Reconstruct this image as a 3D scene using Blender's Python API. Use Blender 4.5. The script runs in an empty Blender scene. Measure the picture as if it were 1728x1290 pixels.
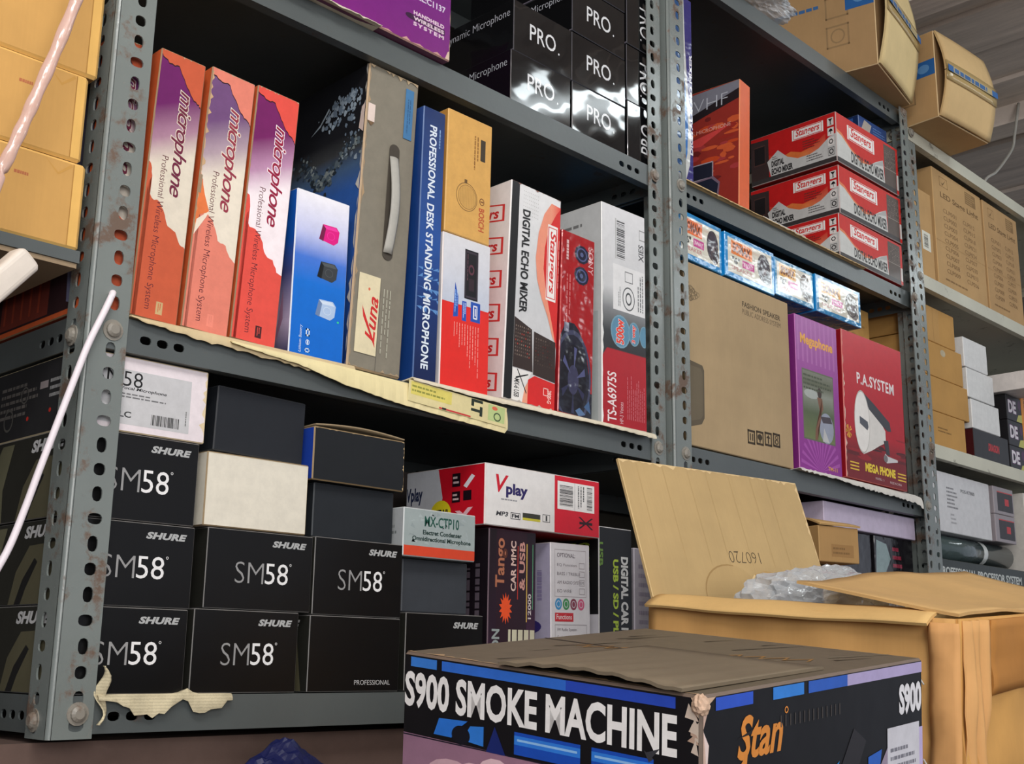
import bpy, bmesh, math, random
from mathutils import Vector, Matrix, Euler, noise
D = bpy.data
scene = bpy.context.scene
PI = math.pi

# ------------------------------------------------------------------ camera, light, exposure
CAM_POS = Vector((-0.5097, -1.0563, 0.0704))
R_ = Vector((0.6923892, -0.72139104, 0.0138625)); U_ = Vector((-0.17207447, -0.14643724, 0.97413886)); D_ = Vector((0.70070506, 0.6768686, 0.22552454))
cam_d = D.cameras.new('camera'); cam = D.objects.new('camera', cam_d); scene.collection.objects.link(cam)
m = Matrix((R_, U_, -D_)).transposed().to_4x4(); m.translation = CAM_POS
cam.matrix_world = m
cam_d.sensor_width = 36; cam_d.lens = 2028.8 / 1728 * 36; cam_d.clip_start = 0.02; cam_d.clip_end = 60
scene.camera = cam
scene.view_settings.view_transform = 'Standard'; scene.view_settings.look = 'None'
scene.view_settings.gamma = 1; scene.view_settings.use_curve_mapping = False
scene.view_settings.exposure = 0.2

world = D.worlds.new('world'); scene.world = world; world.use_nodes = True
world.node_tree.nodes['Background'].inputs[0].default_value = (0.80, 0.86, 1.0, 1)
world.node_tree.nodes['Background'].inputs[1].default_value = 0.42

def area(name, loc, target, sx, sy, power, col=(1, 1, 1)):
    l = D.lights.new(name, 'AREA'); l.shape = 'RECTANGLE'; l.size = sx; l.size_y = sy; l.energy = power; l.color = col
    o = D.objects.new(name, l); scene.collection.objects.link(o); o.location = loc
    o.rotation_euler = (Vector(target) - Vector(loc)).to_track_quat('-Z', 'Y').to_euler()
    return o
area('daylight_from_shop_front', (-1.5, -3.4, 0.9), (0.3, 0, 0.4), 2.2, 1.8, 72, (1.0, 0.97, 0.94))
area('ceiling_tube_light', (1.85, -0.90, 1.57), (1.5, -0.6, 0.3), 0.95, 0.07, 3.0, (0.88, 0.97, 1.0))
area('ceiling_tube_light', (3.60, -1.45, 1.57), (2.2, -0.4, 0.4), 1.3, 0.07, 4.5, (0.88, 0.97, 1.0))
area('ceiling_tube_light', (-0.6, -1.25, 1.58), (0.2, 0.0, 0.4), 1.3, 0.10, 15, (1.0, 0.98, 0.95))

# ------------------------------------------------------------------ helpers
def srgb(c):
    if len(c) == 3 and max(c) > 1.0: c = [x / 255 for x in c]
    return tuple(x / 12.92 if x <= 0.04045 else ((x + 0.055) / 1.055) ** 2.4 for x in c[:3])
def link(o, parent=None):
    scene.collection.objects.link(o)
    if parent: o.parent = parent
    return o
def tag(o, label=None, cat=None, group=None, kind=None):
    if label: o['label'] = label
    if cat: o['category'] = cat
    if group: o['group'] = group
    if kind: o['kind'] = kind
    return o
def empty(name, loc, rot=(0, 0, 0)):
    o = D.objects.new(name, None); link(o); o.location = loc; o.rotation_euler = rot; o.empty_display_size = 0.05
    return o

def nmat(name):
    mt = D.materials.new(name); mt.use_nodes = True; nt = mt.node_tree
    return mt, nt, nt.nodes['Principled BSDF']
def N(nt, t, **k):
    n = nt.nodes.new(t)
    for a, b in k.items(): setattr(n, a, b)
    return n
def bump(nt, p, src, strength, dist=0.002):
    b = N(nt, 'ShaderNodeBump'); b.inputs['Strength'].default_value = strength; b.inputs['Distance'].default_value = dist
    nt.links.new(src, b.inputs['Height']); nt.links.new(b.outputs[0], p.inputs['Normal'])
def mix(nt, a, b, fac, mode='MIX'):
    m_ = N(nt, 'ShaderNodeMix', data_type='RGBA', blend_type=mode)
    for s, v in ((6, a), (7, b)):
        if isinstance(v, tuple): m_.inputs[s].default_value = (*v, 1)
        else: nt.links.new(v, m_.inputs[s])
    if isinstance(fac, float): m_.inputs[0].default_value = fac
    else: nt.links.new(fac, m_.inputs[0])
    return m_.outputs[2]
def ramp(nt, src, stops):
    r = N(nt, 'ShaderNodeValToRGB'); e = r.color_ramp.elements
    while len(e) < len(stops): e.new(0.5)
    for el, (p, c) in zip(e, stops): el.position = p; el.color = (c, c, c, 1) if not isinstance(c, tuple) else (*c, 1)
    nt.links.new(src, r.inputs[0]); return r.outputs[0]
def tex(nt, scale, detail=3, coord='Object', vec=None, rough=0.5):
    tc = N(nt, 'ShaderNodeTexCoord'); out = tc.outputs[coord]
    if vec:
        mp = N(nt, 'ShaderNodeMapping'); mp.inputs['Scale'].default_value = vec; nt.links.new(out, mp.inputs[0]); out = mp.outputs[0]
    n = N(nt, 'ShaderNodeTexNoise'); n.inputs['Scale'].default_value = scale; n.inputs['Detail'].default_value = detail; n.inputs['Roughness'].default_value = rough
    nt.links.new(out, n.inputs['Vector']); return n.outputs['Fac']
MATS = {}
def printed(name, rough, bump_s, bump_scale, wear=0.10, coat=0.0, bdist=0.002, spec=0.5):
    mt, nt, p = nmat(name)
    at = N(nt, 'ShaderNodeAttribute', attribute_name='Col')
    f = ramp(nt, tex(nt, 60, 6, rough=0.7), [(0.30, 1 - wear * 1.6), (0.62, 1.0)])
    c = mix(nt, at.outputs['Color'], f, 1.0, 'MULTIPLY')
    nt.links.new(c, p.inputs['Base Color'])
    p.inputs['Roughness'].default_value = rough; p.inputs['Coat Weight'].default_value = coat; p.inputs['Coat Roughness'].default_value = 0.08
    p.inputs['Specular IOR Level'].default_value = spec
    if bump_s: bump(nt, p, tex(nt, bump_scale, 2), bump_s, bdist)
    MATS[name] = mt
printed('paper', 0.55, 0.25, 25, 0.08, spec=0.3)
printed('satin', 0.36, 0.35, 16, 0.06, spec=0.4)
printed('film', 0.48, 0.5, 22, 0.08, 0.04, 0.002, spec=0.35)
printed('gloss', 0.06, 1.0, 8, 0.03, 0.5, 0.0055)
printed('wrap', 0.16, 1.0, 34, 0.08, 0.4, 0.003)
def cardboard():
    mt, nt, p = nmat('cardboard')
    at = N(nt, 'ShaderNodeAttribute', attribute_name='Col')
    f1 = ramp(nt, tex(nt, 9, 5, rough=0.6), [(0.3, 0.90), (0.7, 1.08)])
    f2 = ramp(nt, tex(nt, 26, 3, vec=(14, 14, 0.6)), [(0.3, 0.98), (0.7, 1.012)])
    c = mix(nt, at.outputs['Color'], f1, 1.0, 'MULTIPLY'); c = mix(nt, c, f2, 1.0, 'MULTIPLY')
    nt.links.new(c, p.inputs['Base Color']); p.inputs['Roughness'].default_value = 0.72; p.inputs['Specular IOR Level'].default_value = 0.25
    bump(nt, p, tex(nt, 14, 4), 0.5, 0.003); MATS['cardboard'] = mt
cardboard()
def metal_paint(name, col, rust, rough, rcol=(0.12, 0.055, 0.025), lo=0.60):
    mt, nt, p = nmat(name)
    f = ramp(nt, tex(nt, 18, 8, rough=0.72), [(lo, 0.0), (lo + 0.07, rust)])
    g = ramp(nt, tex(nt, 5, 4), [(0.3, 0.85), (0.7, 1.1)])
    c = mix(nt, srgb(col), g, 1.0, 'MULTIPLY'); c = mix(nt, c, rcol, f)
    nt.links.new(c, p.inputs['Base Color'])
    r = mix(nt, (rough,) * 3, (0.8,) * 3, f); nt.links.new(r, p.inputs['Roughness'])
    p.inputs['Specular IOR Level'].default_value = 0.6
    bump(nt, p, tex(nt, 120, 3), 0.18, 0.001); MATS[name] = mt
metal_paint('grey_post_paint', (120, 127, 124), 0.8, 0.26, lo=0.535)
metal_paint('grey_shelf_paint', (84, 90, 90), 0.5, 0.36, lo=0.62)
metal_paint('cream_shelf_paint', (196, 194, 176), 0.7, 0.5, (0.05, 0.04, 0.025), lo=0.60)
metal_paint('steel_bolt', (140, 135, 125), 0.6, 0.35, lo=0.5)
def simple(name, col, rough, noise_amt=0.15, scale=6, bs=0.0, spec=0.4, vec=None, trans=None):
    mt, nt, p = nmat(name)
    f = ramp(nt, tex(nt, scale, 6, vec=vec, rough=0.65), [(0.3, 1 - noise_amt), (0.7, 1 + noise_amt * 0.5)])
    c = mix(nt, srgb(col), f, 1.0, 'MULTIPLY'); nt.links.new(c, p.inputs['Base Color'])
    p.inputs['Roughness'].default_value = rough; p.inputs['Specular IOR Level'].default_value = spec
    if bs: bump(nt, p, tex(nt, scale * 3, 4, vec=vec), bs, 0.004)
    if trans: p.inputs['Transmission Weight'].default_value = trans
    MATS[name] = mt
simple('wall_plaster', (78, 74, 66), 0.9, 0.3, 3, 0.3)
simple('floor_concrete', (105, 100, 95), 0.8, 0.2, 4, 0.2)
simple('ceiling_plank', (232, 218, 206), 0.75, 0.25, 5, 0.3, vec=(6, 0.6, 1))
simple('ledge_brown', (104, 84, 76), 0.85, 0.25, 9, 0.3)
simple('white_cable', (235, 226, 232), 0.4, 0.03)
simple('wire_grey', (170, 168, 160), 0.5, 0.05)
simple('cream_wood', (226, 216, 204), 0.5, 0.12, 14, 0.2)
simple('blue_plastic', (10, 20, 76), 0.4, 0.2, 12, 0.4)
simple('table_wood', (110, 82, 58), 0.6, 0.3, 6, 0.2, vec=(1, 10, 10))
simple('black_plastic', (28, 29, 32), 0.4, 0.1, 10)
simple('staple_metal', (190, 190, 185), 0.3, 0.05)
def newsprint():
    mt, nt, p = nmat('newsprint'); tc = N(nt, 'ShaderNodeTexCoord'); w = N(nt, 'ShaderNodeTexWave', bands_direction='Z'); w.inputs['Scale'].default_value = 110; w.inputs['Distortion'].default_value = 3; w.inputs['Detail Scale'].default_value = 6
    nt.links.new(tc.outputs['Object'], w.inputs['Vector']); a = ramp(nt, w.outputs['Fac'], [(0.55, 1.0), (0.75, 0.84)]); g = ramp(nt, tex(nt, 30, 6), [(0.35, 0.72), (0.6, 1.0)])
    c = mix(nt, srgb((214, 202, 168)), a, 1.0, 'MULTIPLY'); c = mix(nt, c, g, 1.0, 'MULTIPLY'); nt.links.new(c, p.inputs['Base Color']); p.inputs['Roughness'].default_value = 0.85; bump(nt, p, tex(nt, 60, 4), 0.6, 0.003); MATS['newsprint'] = mt
newsprint()
def clear_film(name, col, alpha, rough=0.12, bs=1.0):
    mt, nt, p = nmat(name)
    p.inputs['Base Color'].default_value = (*srgb(col), 1); p.inputs['Roughness'].default_value = rough
    p.inputs['Specular IOR Level'].default_value = 0.9
    fr = N(nt, 'ShaderNodeLayerWeight'); fr.inputs[0].default_value = 0.35
    a = ramp(nt, fr.outputs['Facing'], [(0.0, alpha), (0.9, min(1, alpha + 0.5))]); nt.links.new(a, p.inputs['Alpha'])
    bump(nt, p, tex(nt, 30, 4), bs, 0.006); MATS[name] = mt
clear_film('clear_plastic_bag', (205, 210, 214), 0.38)
clear_film('pink_tube', (226, 190, 180), 0.55, 0.15, 0.3)
clear_film('packing_tape', (196, 168, 112), 0.45, 0.2, 0.2)

# ---- text glyph cache (built-in font, turned into mesh)
_tc = {}
def glyphs(s, off=0.0, shear=0.0, spacing=1.0, lines=1.0):
    k = (s, off, shear, spacing, lines)
    if k not in _tc:
        c = D.curves.new('t', 'FONT'); c.body = s; c.offset = off; c.shear = shear; c.space_character = spacing; c.space_line = lines
        c.resolution_u = 3; c.align_x = 'LEFT'
        o = D.objects.new('t', c); link(o); dg = bpy.context.evaluated_depsgraph_get(); dg.update()
        me = o.evaluated_get(dg).to_mesh()
        vs = [(v.co.x, v.co.y) for v in me.vertices]; fs = [tuple(p.vertices) for p in me.polygons]
        o.evaluated_get(dg).to_mesh_clear(); D.objects.remove(o); D.curves.remove(c)
        _tc[k] = (vs, fs)
    return _tc[k]

class Box:
    """one printed carton: a chamfered body plus its printing, in one mesh"""
    def __init__(s, w, d, h, col, mat='paper', edge=None, r=0.0012, faces=None, seed=0, topmat=None):
        s.w, s.d, s.h = w, d, h; s.V = []; s.F = []; s.C = []; s.M = []; s.mats = [mat]; s.layer = 0; s.step = 0.000008; s.r = r
        s.rng = random.Random(seed); fc = {k: col for k in ('front', 'left', 'right', 'back', 'top', 'bottom')}
        if faces: fc.update(faces)
        ec = edge if edge else tuple(min(255, x * 1.15 + 12) for x in col)
        W, Dp, H = w, d, h; P = {}
        for i in (0, 1):
            for j in (0, 1):
                for k in (0, 1):
                    for ax in 'xyz':
                        x = i * W; y = j * Dp; z = k * H; sx, sy, sz = (1, -1)[i], (1, -1)[j], (1, -1)[k]
                        if ax != 'x': x += sx * r
                        if ax != 'y': y += sy * r
                        if ax != 'z': z += sz * r
                        P[i, j, k, ax] = len(s.V); s.V.append(Vector((x, y, z)))
        def q(ids, c): s.F.append([P[a] for a in ids]); s.C.append([srgb(c)] * len(ids)); s.M.append(0)
        q([(0, 0, 0, 'y'), (1, 0, 0, 'y'), (1, 0, 1, 'y'), (0, 0, 1, 'y')], fc['front'])
        q([(1, 1, 0, 'y'), (0, 1, 0, 'y'), (0, 1, 1, 'y'), (1, 1, 1, 'y')], fc['back'])
        q([(0, 1, 0, 'x'), (0, 0, 0, 'x'), (0, 0, 1, 'x'), (0, 1, 1, 'x')], fc['left'])
        q([(1, 0, 0, 'x'), (1, 1, 0, 'x'), (1, 1, 1, 'x'), (1, 0, 1, 'x')], fc['right'])
        q([(0, 0, 1, 'z'), (1, 0, 1, 'z'), (1, 1, 1, 'z'), (0, 1, 1, 'z')], fc['top'])
        if topmat: s.M[-1] = s.mi(topmat)
        s.topmat = topmat
        q([(0, 1, 0, 'z'), (1, 1, 0, 'z'), (1, 0, 0, 'z'), (0, 0, 0, 'z')], fc['bottom'])
        for a in (0, 1):
            for b in (0, 1):
                q([(0, a, b, 'y'), (0, a, b, 'z'), (1, a, b, 'z'), (1, a, b, 'y')], ec)
                q([(a, 0, b, 'x'), (a, 0, b, 'z'), (a, 1, b, 'z'), (a, 1, b, 'x')], ec)
                q([(a, b, 0, 'x'), (a, b, 0, 'y'), (a, b, 1, 'y'), (a, b, 1, 'x')], ec)
        for i in (0, 1):
            for j in (0, 1):
                for k in (0, 1): q([(i, j, k, 'x'), (i, j, k, 'y'), (i, j, k, 'z')], ec)
    def frame(s, f):
        w, d, h = s.w, s.d, s.h
        return {'front': ((0, 0, 0), (w, 0, 0), (0, 0, h), (0, -1, 0)), 'left': ((0, d, 0), (0, -d, 0), (0, 0, h), (-1, 0, 0)),
                'right': ((w, 0, 0), (0, d, 0), (0, 0, h), (1, 0, 0)), 'top': ((0, 0, h), (w, 0, 0), (0, d, 0), (0, 0, 1)),
                'bottom': ((0, d, 0), (w, 0, 0), (0, -d, 0), (0, 0, -1))}[f]
    def pts(s, f, uv, lay=None):
        O, U, V, n = [Vector(a) for a in s.frame(f)]
        iu = s.r / U.length; iv = s.r / V.length; off = 0.00010 + s.step * (s.layer if lay is None else lay)
        return [O + U * min(max(u, iu), 1 - iu) + V * min(max(v, iv), 1 - iv) + n * off for u, v in uv]
    def poly(s, f, uv, col, cols=None, lay=True, mat=None):
        if lay: s.layer += lay
        b = len(s.V); s.V += s.pts(f, uv); s.F.append(list(range(b, b + len(uv))))
        s.C.append([srgb(c) for c in cols] if cols else [srgb(col)] * len(uv)); s.M.append(s.mi(s.topmat if f == 'top' and not mat else mat))
        return s
    def mi(s, mat):
        if mat is None: return 0
        if mat not in s.mats: s.mats.append(mat)
        return s.mats.index(mat)
    def rect(s, f, u0, v0, u1, v1, col, **k): return s.poly(f, [(u0, v0), (u1, v0), (u1, v1), (u0, v1)], col, **k)
    def grad(s, f, u0, v0, u1, v1, cb, ct, n=1):
        """printed blend from cb (v0) to ct (v1)"""
        s.layer += 1
        s.poly(f, [(u0, v0), (u1, v0), (u1, v1), (u0, v1)], cb, cols=[cb, cb, ct, ct], lay=False); return s
    def gradn(s, f, u0, u1, stops):
        s.layer += 1
        for (va, ca), (vb, cb) in zip(stops, stops[1:]):
            s.poly(f, [(u0, va), (u1, va), (u1, vb), (u0, vb)], ca, cols=[ca, ca, cb, cb], lay=False)
        return s
    def ell(s, f, cu, cv, ru, rv, col, n=20, mat=None, a0=0, a1=2 * PI, lay=True):
        return s.poly(f, [(cu + ru * math.cos(a0 + (a1 - a0) * i / n), cv + rv * math.sin(a0 + (a1 - a0) * i / n)) for i in range(n + (a1 - a0 < 6.2))], col, mat=mat, lay=lay)
    def ring(s, f, cu, cv, ru, rv, t, col, n=24):
        s.layer += 1
        for i in range(n):
            a, b = 2 * PI * i / n, 2 * PI * (i + 1) / n
            s.poly(f, [(cu + ru * math.cos(a), cv + rv * math.sin(a)), (cu + ru * math.cos(b), cv + rv * math.sin(b)),
                       (cu + ru * (1 - t) * math.cos(b), cv + rv * (1 - t) * math.sin(b)), (cu + ru * (1 - t) * math.cos(a), cv + rv * (1 - t) * math.sin(a))], col, lay=False)
        return s
    def frame_rect(s, f, u0, v0, u1, v1, tu, tv, col):
        s.layer += 1
        for a in ((u0, v0, u1, v0 + tv), (u0, v1 - tv, u1, v1), (u0, v0, u0 + tu, v1), (u1 - tu, v0, u1, v1)):
            s.rect(f, *a, col, lay=False)
        return s
    def text(s, f, body, u0, v0, u1, v1, col, rot=0, off=0.0, shear=0.0, outline=None, spacing=1.0, lines=1.0, skew=0.0):
        if outline: s._text(f, body, u0, v0, u1, v1, outline[0], rot, off + outline[1], shear, spacing, lines, off, skew)
        s._text(f, body, u0, v0, u1, v1, col, rot, off, shear, spacing, lines, off, skew); return s
    def _text(s, f, body, u0, v0, u1, v1, col, rot, off, shear, spacing, lines, boff, skew):
        s.layer += 1
        vs, fs = glyphs(body, off, shear, spacing, lines); bv, _ = glyphs(body, boff, shear, spacing, lines)
        if not vs: return
        x0 = min(v[0] for v in bv); x1 = max(v[0] for v in bv); y0 = min(v[1] for v in bv); y1 = max(v[1] for v in bv)
        uv = []
        for x, y in vs:
            a = (x - x0) / (x1 - x0); b = (y - y0) / (y1 - y0) + skew * a
            if rot == 0: uv.append((u0 + a * (u1 - u0), v0 + b * (v1 - v0)))
            elif rot == -90: uv.append((u0 + b * (u1 - u0), v1 - a * (v1 - v0)))
            elif rot == 90: uv.append((u1 - b * (u1 - u0), v0 + a * (v1 - v0)))
            else: uv.append((u1 - a * (u1 - u0), v1 - b * (v1 - v0)))
        base = len(s.V); s.V += s.pts(f, uv); c = srgb(col)
        for p in fs: s.F.append([base + i for i in p]); s.C.append([c] * len(p)); s.M.append(0)
    def dashes(s, f, u0, v0, u1, v1, rows, col, rot=0, fill=0.45, seed=1):
        """rows of tiny unreadable print"""
        r = random.Random(seed); s.layer += 1
        for i in range(rows):
            a = 0.0; end = r.uniform(0.6, 1.0)
            while a < end:
                l = r.uniform(0.04, 0.14); b = min(a + l, end); lo = (i + 0.5 - fill / 2) / rows; hi = (i + 0.5 + fill / 2) / rows
                if rot == 0: R = (u0 + a * (u1 - u0), v1 - hi * (v1 - v0), u0 + b * (u1 - u0), v1 - lo * (v1 - v0))
                elif rot == -90: R = (u1 - hi * (u1 - u0), v1 - b * (v1 - v0), u1 - lo * (u1 - u0), v1 - a * (v1 - v0))
                else: R = (u0 + lo * (u1 - u0), v0 + a * (v1 - v0), u0 + hi * (u1 - u0), v0 + b * (v1 - v0))
                s.rect(f, *R, col, lay=False); a = b + 0.02
        return s
    def barcode(s, f, u0, v0, u1, v1, col=(20, 20, 20), vert=True, seed=3):
        r = random.Random(seed); s.layer += 1; a = 0.0
        while a < 1:
            b = min(1, a + r.choice((0.012, 0.02, 0.035)))
            if vert: s.rect(f, u0 + a * (u1 - u0), v0, u0 + b * (u1 - u0), v1, col, lay=False)
            else: s.rect(f, u0, v0 + a * (v1 - v0), u1, v0 + b * (v1 - v0), col, lay=False)
            a = b + r.choice((0.012, 0.02, 0.03))
        return s
    def worn(s, f, side, depth, col, n=26, a=0.0, b=1.0, amp=1.0):
        """scuffed ragged strip of bare board along one edge of a face"""
        s.layer += 1; rr = [depth * s.rng.uniform(0.1, 1.0) * amp * (1 if s.rng.random() < 0.75 else 1.9) for _ in range(n + 1)]
        for i in range(n):
            p, q_ = a + (b - a) * i / n, a + (b - a) * (i + 1) / n; x, y = rr[i], rr[i + 1]
            uv = {'top': [(p, 1), (p, 1 - x), (q_, 1 - y), (q_, 1)], 'bottom': [(p, 0), (q_, 0), (q_, y), (p, x)],
                  'left': [(0, p), (x, p), (y, q_), (0, q_)], 'right': [(1, p), (1, q_), (1 - y, q_), (1 - x, p)]}[side]
            s.poly(f, uv, col, lay=False)
        return s
    def build(s, name, loc, yaw=0, lean=0, label=None, cat='box', group=None, parent=None, rot=None, kind=None):
        me = D.meshes.new(name); me.from_pydata([tuple(v) for v in s.V], [], s.F); me.update()
        for mn in s.mats: me.materials.append(MATS[mn])
        ca = me.color_attributes.new('Col', 'FLOAT_COLOR', 'CORNER'); i = 0
        flat = []
        for c in s.C:
            for x in c: flat += [x[0], x[1], x[2], 1.0]
        ca.data.foreach_set('color', flat); me.polygons.foreach_set('material_index', s.M)
        o = D.objects.new(name, me); link(o, parent)
        b = math.radians(lean); o.location = (loc[0], loc[1], loc[2] + max(s.w * math.sin(b), 0))
        o.rotation_mode = 'XYZ'; o.rotation_euler = rot if rot else (0, b, math.radians(yaw))
        return tag(o, label, cat if label else None, group, kind)

class MB:
    """free-form mesh collector"""
    def __init__(s): s.bm = bmesh.new()
    def quad(s, pts):
        return s.bm.faces.new([s.bm.verts.new(p) for p in pts])
    def box(s, a, b):
        x0, y0, z0 = a; x1, y1, z1 = b
        v = [s.bm.verts.new(p) for p in ((x0, y0, z0), (x1, y0, z0), (x1, y1, z0), (x0, y1, z0), (x0, y0, z1), (x1, y0, z1), (x1, y1, z1), (x0, y1, z1))]
        for f in ((0, 3, 2, 1), (4, 5, 6, 7), (0, 1, 5, 4), (1, 2, 6, 5), (2, 3, 7, 6), (3, 0, 4, 7)): s.bm.faces.new([v[i] for i in f])
        return s
    def tube(s, path, rad, n=10, cap=True):
        pts = [Vector(p) for p in path]; rings = []; up = Vector((0.3, 0.2, 1)).normalized()
        for i, p in enumerate(pts):
            t = (pts[min(i + 1, len(pts) - 1)] - pts[max(i - 1, 0)]).normalized(); a = t.cross(up).normalized(); b = t.cross(a)
            r = rad[i] if isinstance(rad, (list, tuple)) else rad
            rings.append([s.bm.verts.new(p + a * math.cos(2 * PI * k / n) * r + b * math.sin(2 * PI * k / n) * r) for k in range(n)])
        for r0, r1 in zip(rings, rings[1:]):
            for k in range(n): s.bm.faces.new((r0[k], r0[(k + 1) % n], r1[(k + 1) % n], r1[k])).smooth = True
        if cap: s.bm.faces.new(rings[0]); s.bm.faces.new(rings[-1][::-1])
        return s
    def sheet(s, fn, nu, nv, th):
        """bent sheet of thickness th; fn(s,t)->point"""
        P = [[Vector(fn(i / nu, j / nv)) for j in range(nv + 1)] for i in range(nu + 1)]; A = []; B = []
        for i in range(nu + 1):
            ra = []; rb = []
            for j in range(nv + 1):
                du = P[min(i + 1, nu)][j] - P[max(i - 1, 0)][j]; dv = P[i][min(j + 1, nv)] - P[i][max(j - 1, 0)]
                n = du.cross(dv).normalized() * th / 2; ra.append(s.bm.verts.new(P[i][j] + n)); rb.append(s.bm.verts.new(P[i][j] - n))
            A.append(ra); B.append(rb)
        for i in range(nu):
            for j in range(nv):
                s.bm.faces.new((A[i][j], A[i + 1][j], A[i + 1][j + 1], A[i][j + 1])).smooth = True
                s.bm.faces.new((B[i][j], B[i][j + 1], B[i + 1][j + 1], B[i + 1][j])).smooth = True
        for i in range(nu):
            s.bm.faces.new((A[i][0], B[i][0], B[i + 1][0], A[i + 1][0])); s.bm.faces.new((A[i][nv], A[i + 1][nv], B[i + 1][nv], B[i][nv]))
        for j in range(nv):
            s.bm.faces.new((A[0][j], A[0][j + 1], B[0][j + 1], B[0][j])); s.bm.faces.new((A[nu][j], B[nu][j], B[nu][j + 1], A[nu][j + 1]))
        return s
    def build(s, name, mat, parent=None, col=None, loc=None, smooth=False):
        me = D.meshes.new(name); bmesh.ops.recalc_face_normals(s.bm, faces=s.bm.faces[:]) ; s.bm.to_mesh(me); s.bm.free()
        me.materials.append(MATS[mat])
        if smooth:
            for p in me.polygons: p.use_smooth = True
        if col:
            ca = me.color_attributes.new('Col', 'FLOAT_COLOR', 'CORNER'); c = [*srgb(col), 1.0] * len(me.loops); ca.data.foreach_set('color', c)
        o = D.objects.new(name, me); link(o, parent)
        if loc: o.location = loc
        return o

# ------------------------------------------------------------------ the room
def struct(name, a, b, mat): return tag(MB().box(a, b).build(name, mat), kind='structure')
struct('floor', (-3, -4.5, -1.35), (6, 0.5, -1.30), 'floor_concrete')
struct('wall_back', (-3, 0.475, -1.30), (6, 0.55, 1.64), 'wall_plaster')
cm = MB()
for i in range(45):
    x = -3 + i * 0.2; cm.box((x, -4.5, 1.64 + (0.012 if i % 2 else 0)), (x + 0.196, 0.475, 1.68))
tag(cm.build('ceiling', 'ceiling_plank'), kind='structure')
bmz = MB()
for x in (1.95, 2.75, 3.6): bmz.box((x, -4.4, 1.585), (x + 0.09, 0.475, 1.64))
tag(bmz.build('trim_1', 'ceiling_plank'), kind='structure')
# masonry ledge that carries the racks
struct('trim_2', (-0.03, 0.03, -1.30), (4.2, 0.474, -0.008), 'ledge_brown')

# ------------------------------------------------------------------ racks
SZ = 0.0335
def strip(bm, O, U, Vv, n, length, width, cells, t=0.0018):
    """slotted strip: O origin, U along, Vv across, n outward; cells: (start, end, hole centre across, half along, half across) or no hole"""
    O, U, Vv, n = Vector(O), Vector(U), Vector(Vv), Vector(n)
    P = lambda a, b, k: O + U * a + Vv * b - n * (t * k)
    for c in cells:
        a0, a1 = c[0], c[1]
        if len(c) == 2:
            v = [bm.verts.new(P(a, b, k)) for k in (0, 1) for a, b in ((a0, 0), (a1, 0), (a1, width), (a0, width))]
            bm.faces.new(v[:4]); bm.faces.new(v[4:][::-1]); bm.faces.new((v[0], v[4], v[5], v[1])); bm.faces.new((v[3], v[2], v[6], v[7])); continue
        hb, ra, rb = c[2:]; ca = (a0 + a1) / 2
        angs = sorted([2 * PI * i / 14 + 0.01 for i in range(14)] + [math.atan2(y - hb, x - ca) % (2 * PI) for x in (a0, a1) for y in (0, width)])
        I = []; Oo = []
        for g in angs:
            cx, sy = math.cos(g), math.sin(g)
            tt = min([((a1 if cx > 0 else a0) - ca) / cx if abs(cx) > 1e-6 else 9, ((width if sy > 0 else 0) - hb) / sy if abs(sy) > 1e-6 else 9])
            e = (abs(cx / ra) ** 2.6 + abs(sy / rb) ** 2.6) ** (-1 / 2.6)
            I.append((ca + cx * e, hb + sy * e)); Oo.append((ca + cx * tt, hb + sy * tt))
        i0 = [bm.verts.new(P(*p, 0)) for p in I]; i1 = [bm.verts.new(P(*p, 1)) for p in I]; o0 = [bm.verts.new(P(*p, 0)) for p in Oo]; o1 = [bm.verts.new(P(*p, 1)) for p in Oo]
        L = len(angs)
        for k in range(L):
            j = (k + 1) % L
            bm.faces.new((i0[k], i0[j], o0[j], o0[k])); bm.faces.new((i1[k], o1[k], o1[j], i1[j])); bm.faces.new((i0[k], i1[k], i1[j], i0[j])); 
            if abs(Oo[k][1] - Oo[j][1]) < 1e-7: bm.faces.new((o0[k], o0[j], o1[j], o1[k]))
def post_mesh(sx, sy, z0, z1, w=0.0425, r=0.0045, pitch=0.0232, t=0.0018):
    """slotted angle with its corner at the origin; flanges run towards sx*x and sy*y"""
    m_ = MB(); bm = m_.bm; n = int((z1 - z0) / pitch); shapes = ((0.0052, 0.0072), (0.0072, 0.0050), (0.0058, 0.0058), (0.0074, 0.0050))
    cells = [(i * pitch, (i + 1) * pitch, (w - r) * 0.58, *shapes[i % 4]) for i in range(n)] + [(n * pitch, z1 - z0)]
    strip(bm, (sx * r, 0, z0), (0, 0, 1), (sx, 0, 0), (0, -sy, 0), 0, w - r, cells, t)
    cells2 = [(i * pitch, (i + 1) * pitch, (w - r) * 0.58, *shapes[(i + 1) % 4]) for i in range(n)] + [(n * pitch, z1 - z0)]
    strip(bm, (0, sy * r, z0), (0, 0, 1), (0, sy, 0), (-sx, 0, 0), 0, w - r, cells2, t)
    k = 6
    for i in range(k):
        a, b = PI / 2 * i / k, PI / 2 * (i + 1) / k
        pa = [(sx * r * (1 - math.sin(x)), sy * r * (1 - math.cos(x))) for x in (a, b)]; ri = r - t
        pb = [(sx * (r - ri * math.sin(x)), sy * (r - ri * math.cos(x))) for x in (a, b)]
        for pp in (pa, pb):
            f = m_.quad([(*pp[0], z0), (*pp[1], z0), (*pp[1], z1), (*pp[0], z1)]); f.smooth = True
    bmesh.ops.remove_doubles(bm, verts=bm.verts[:], dist=1e-5)
    return m_
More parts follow.
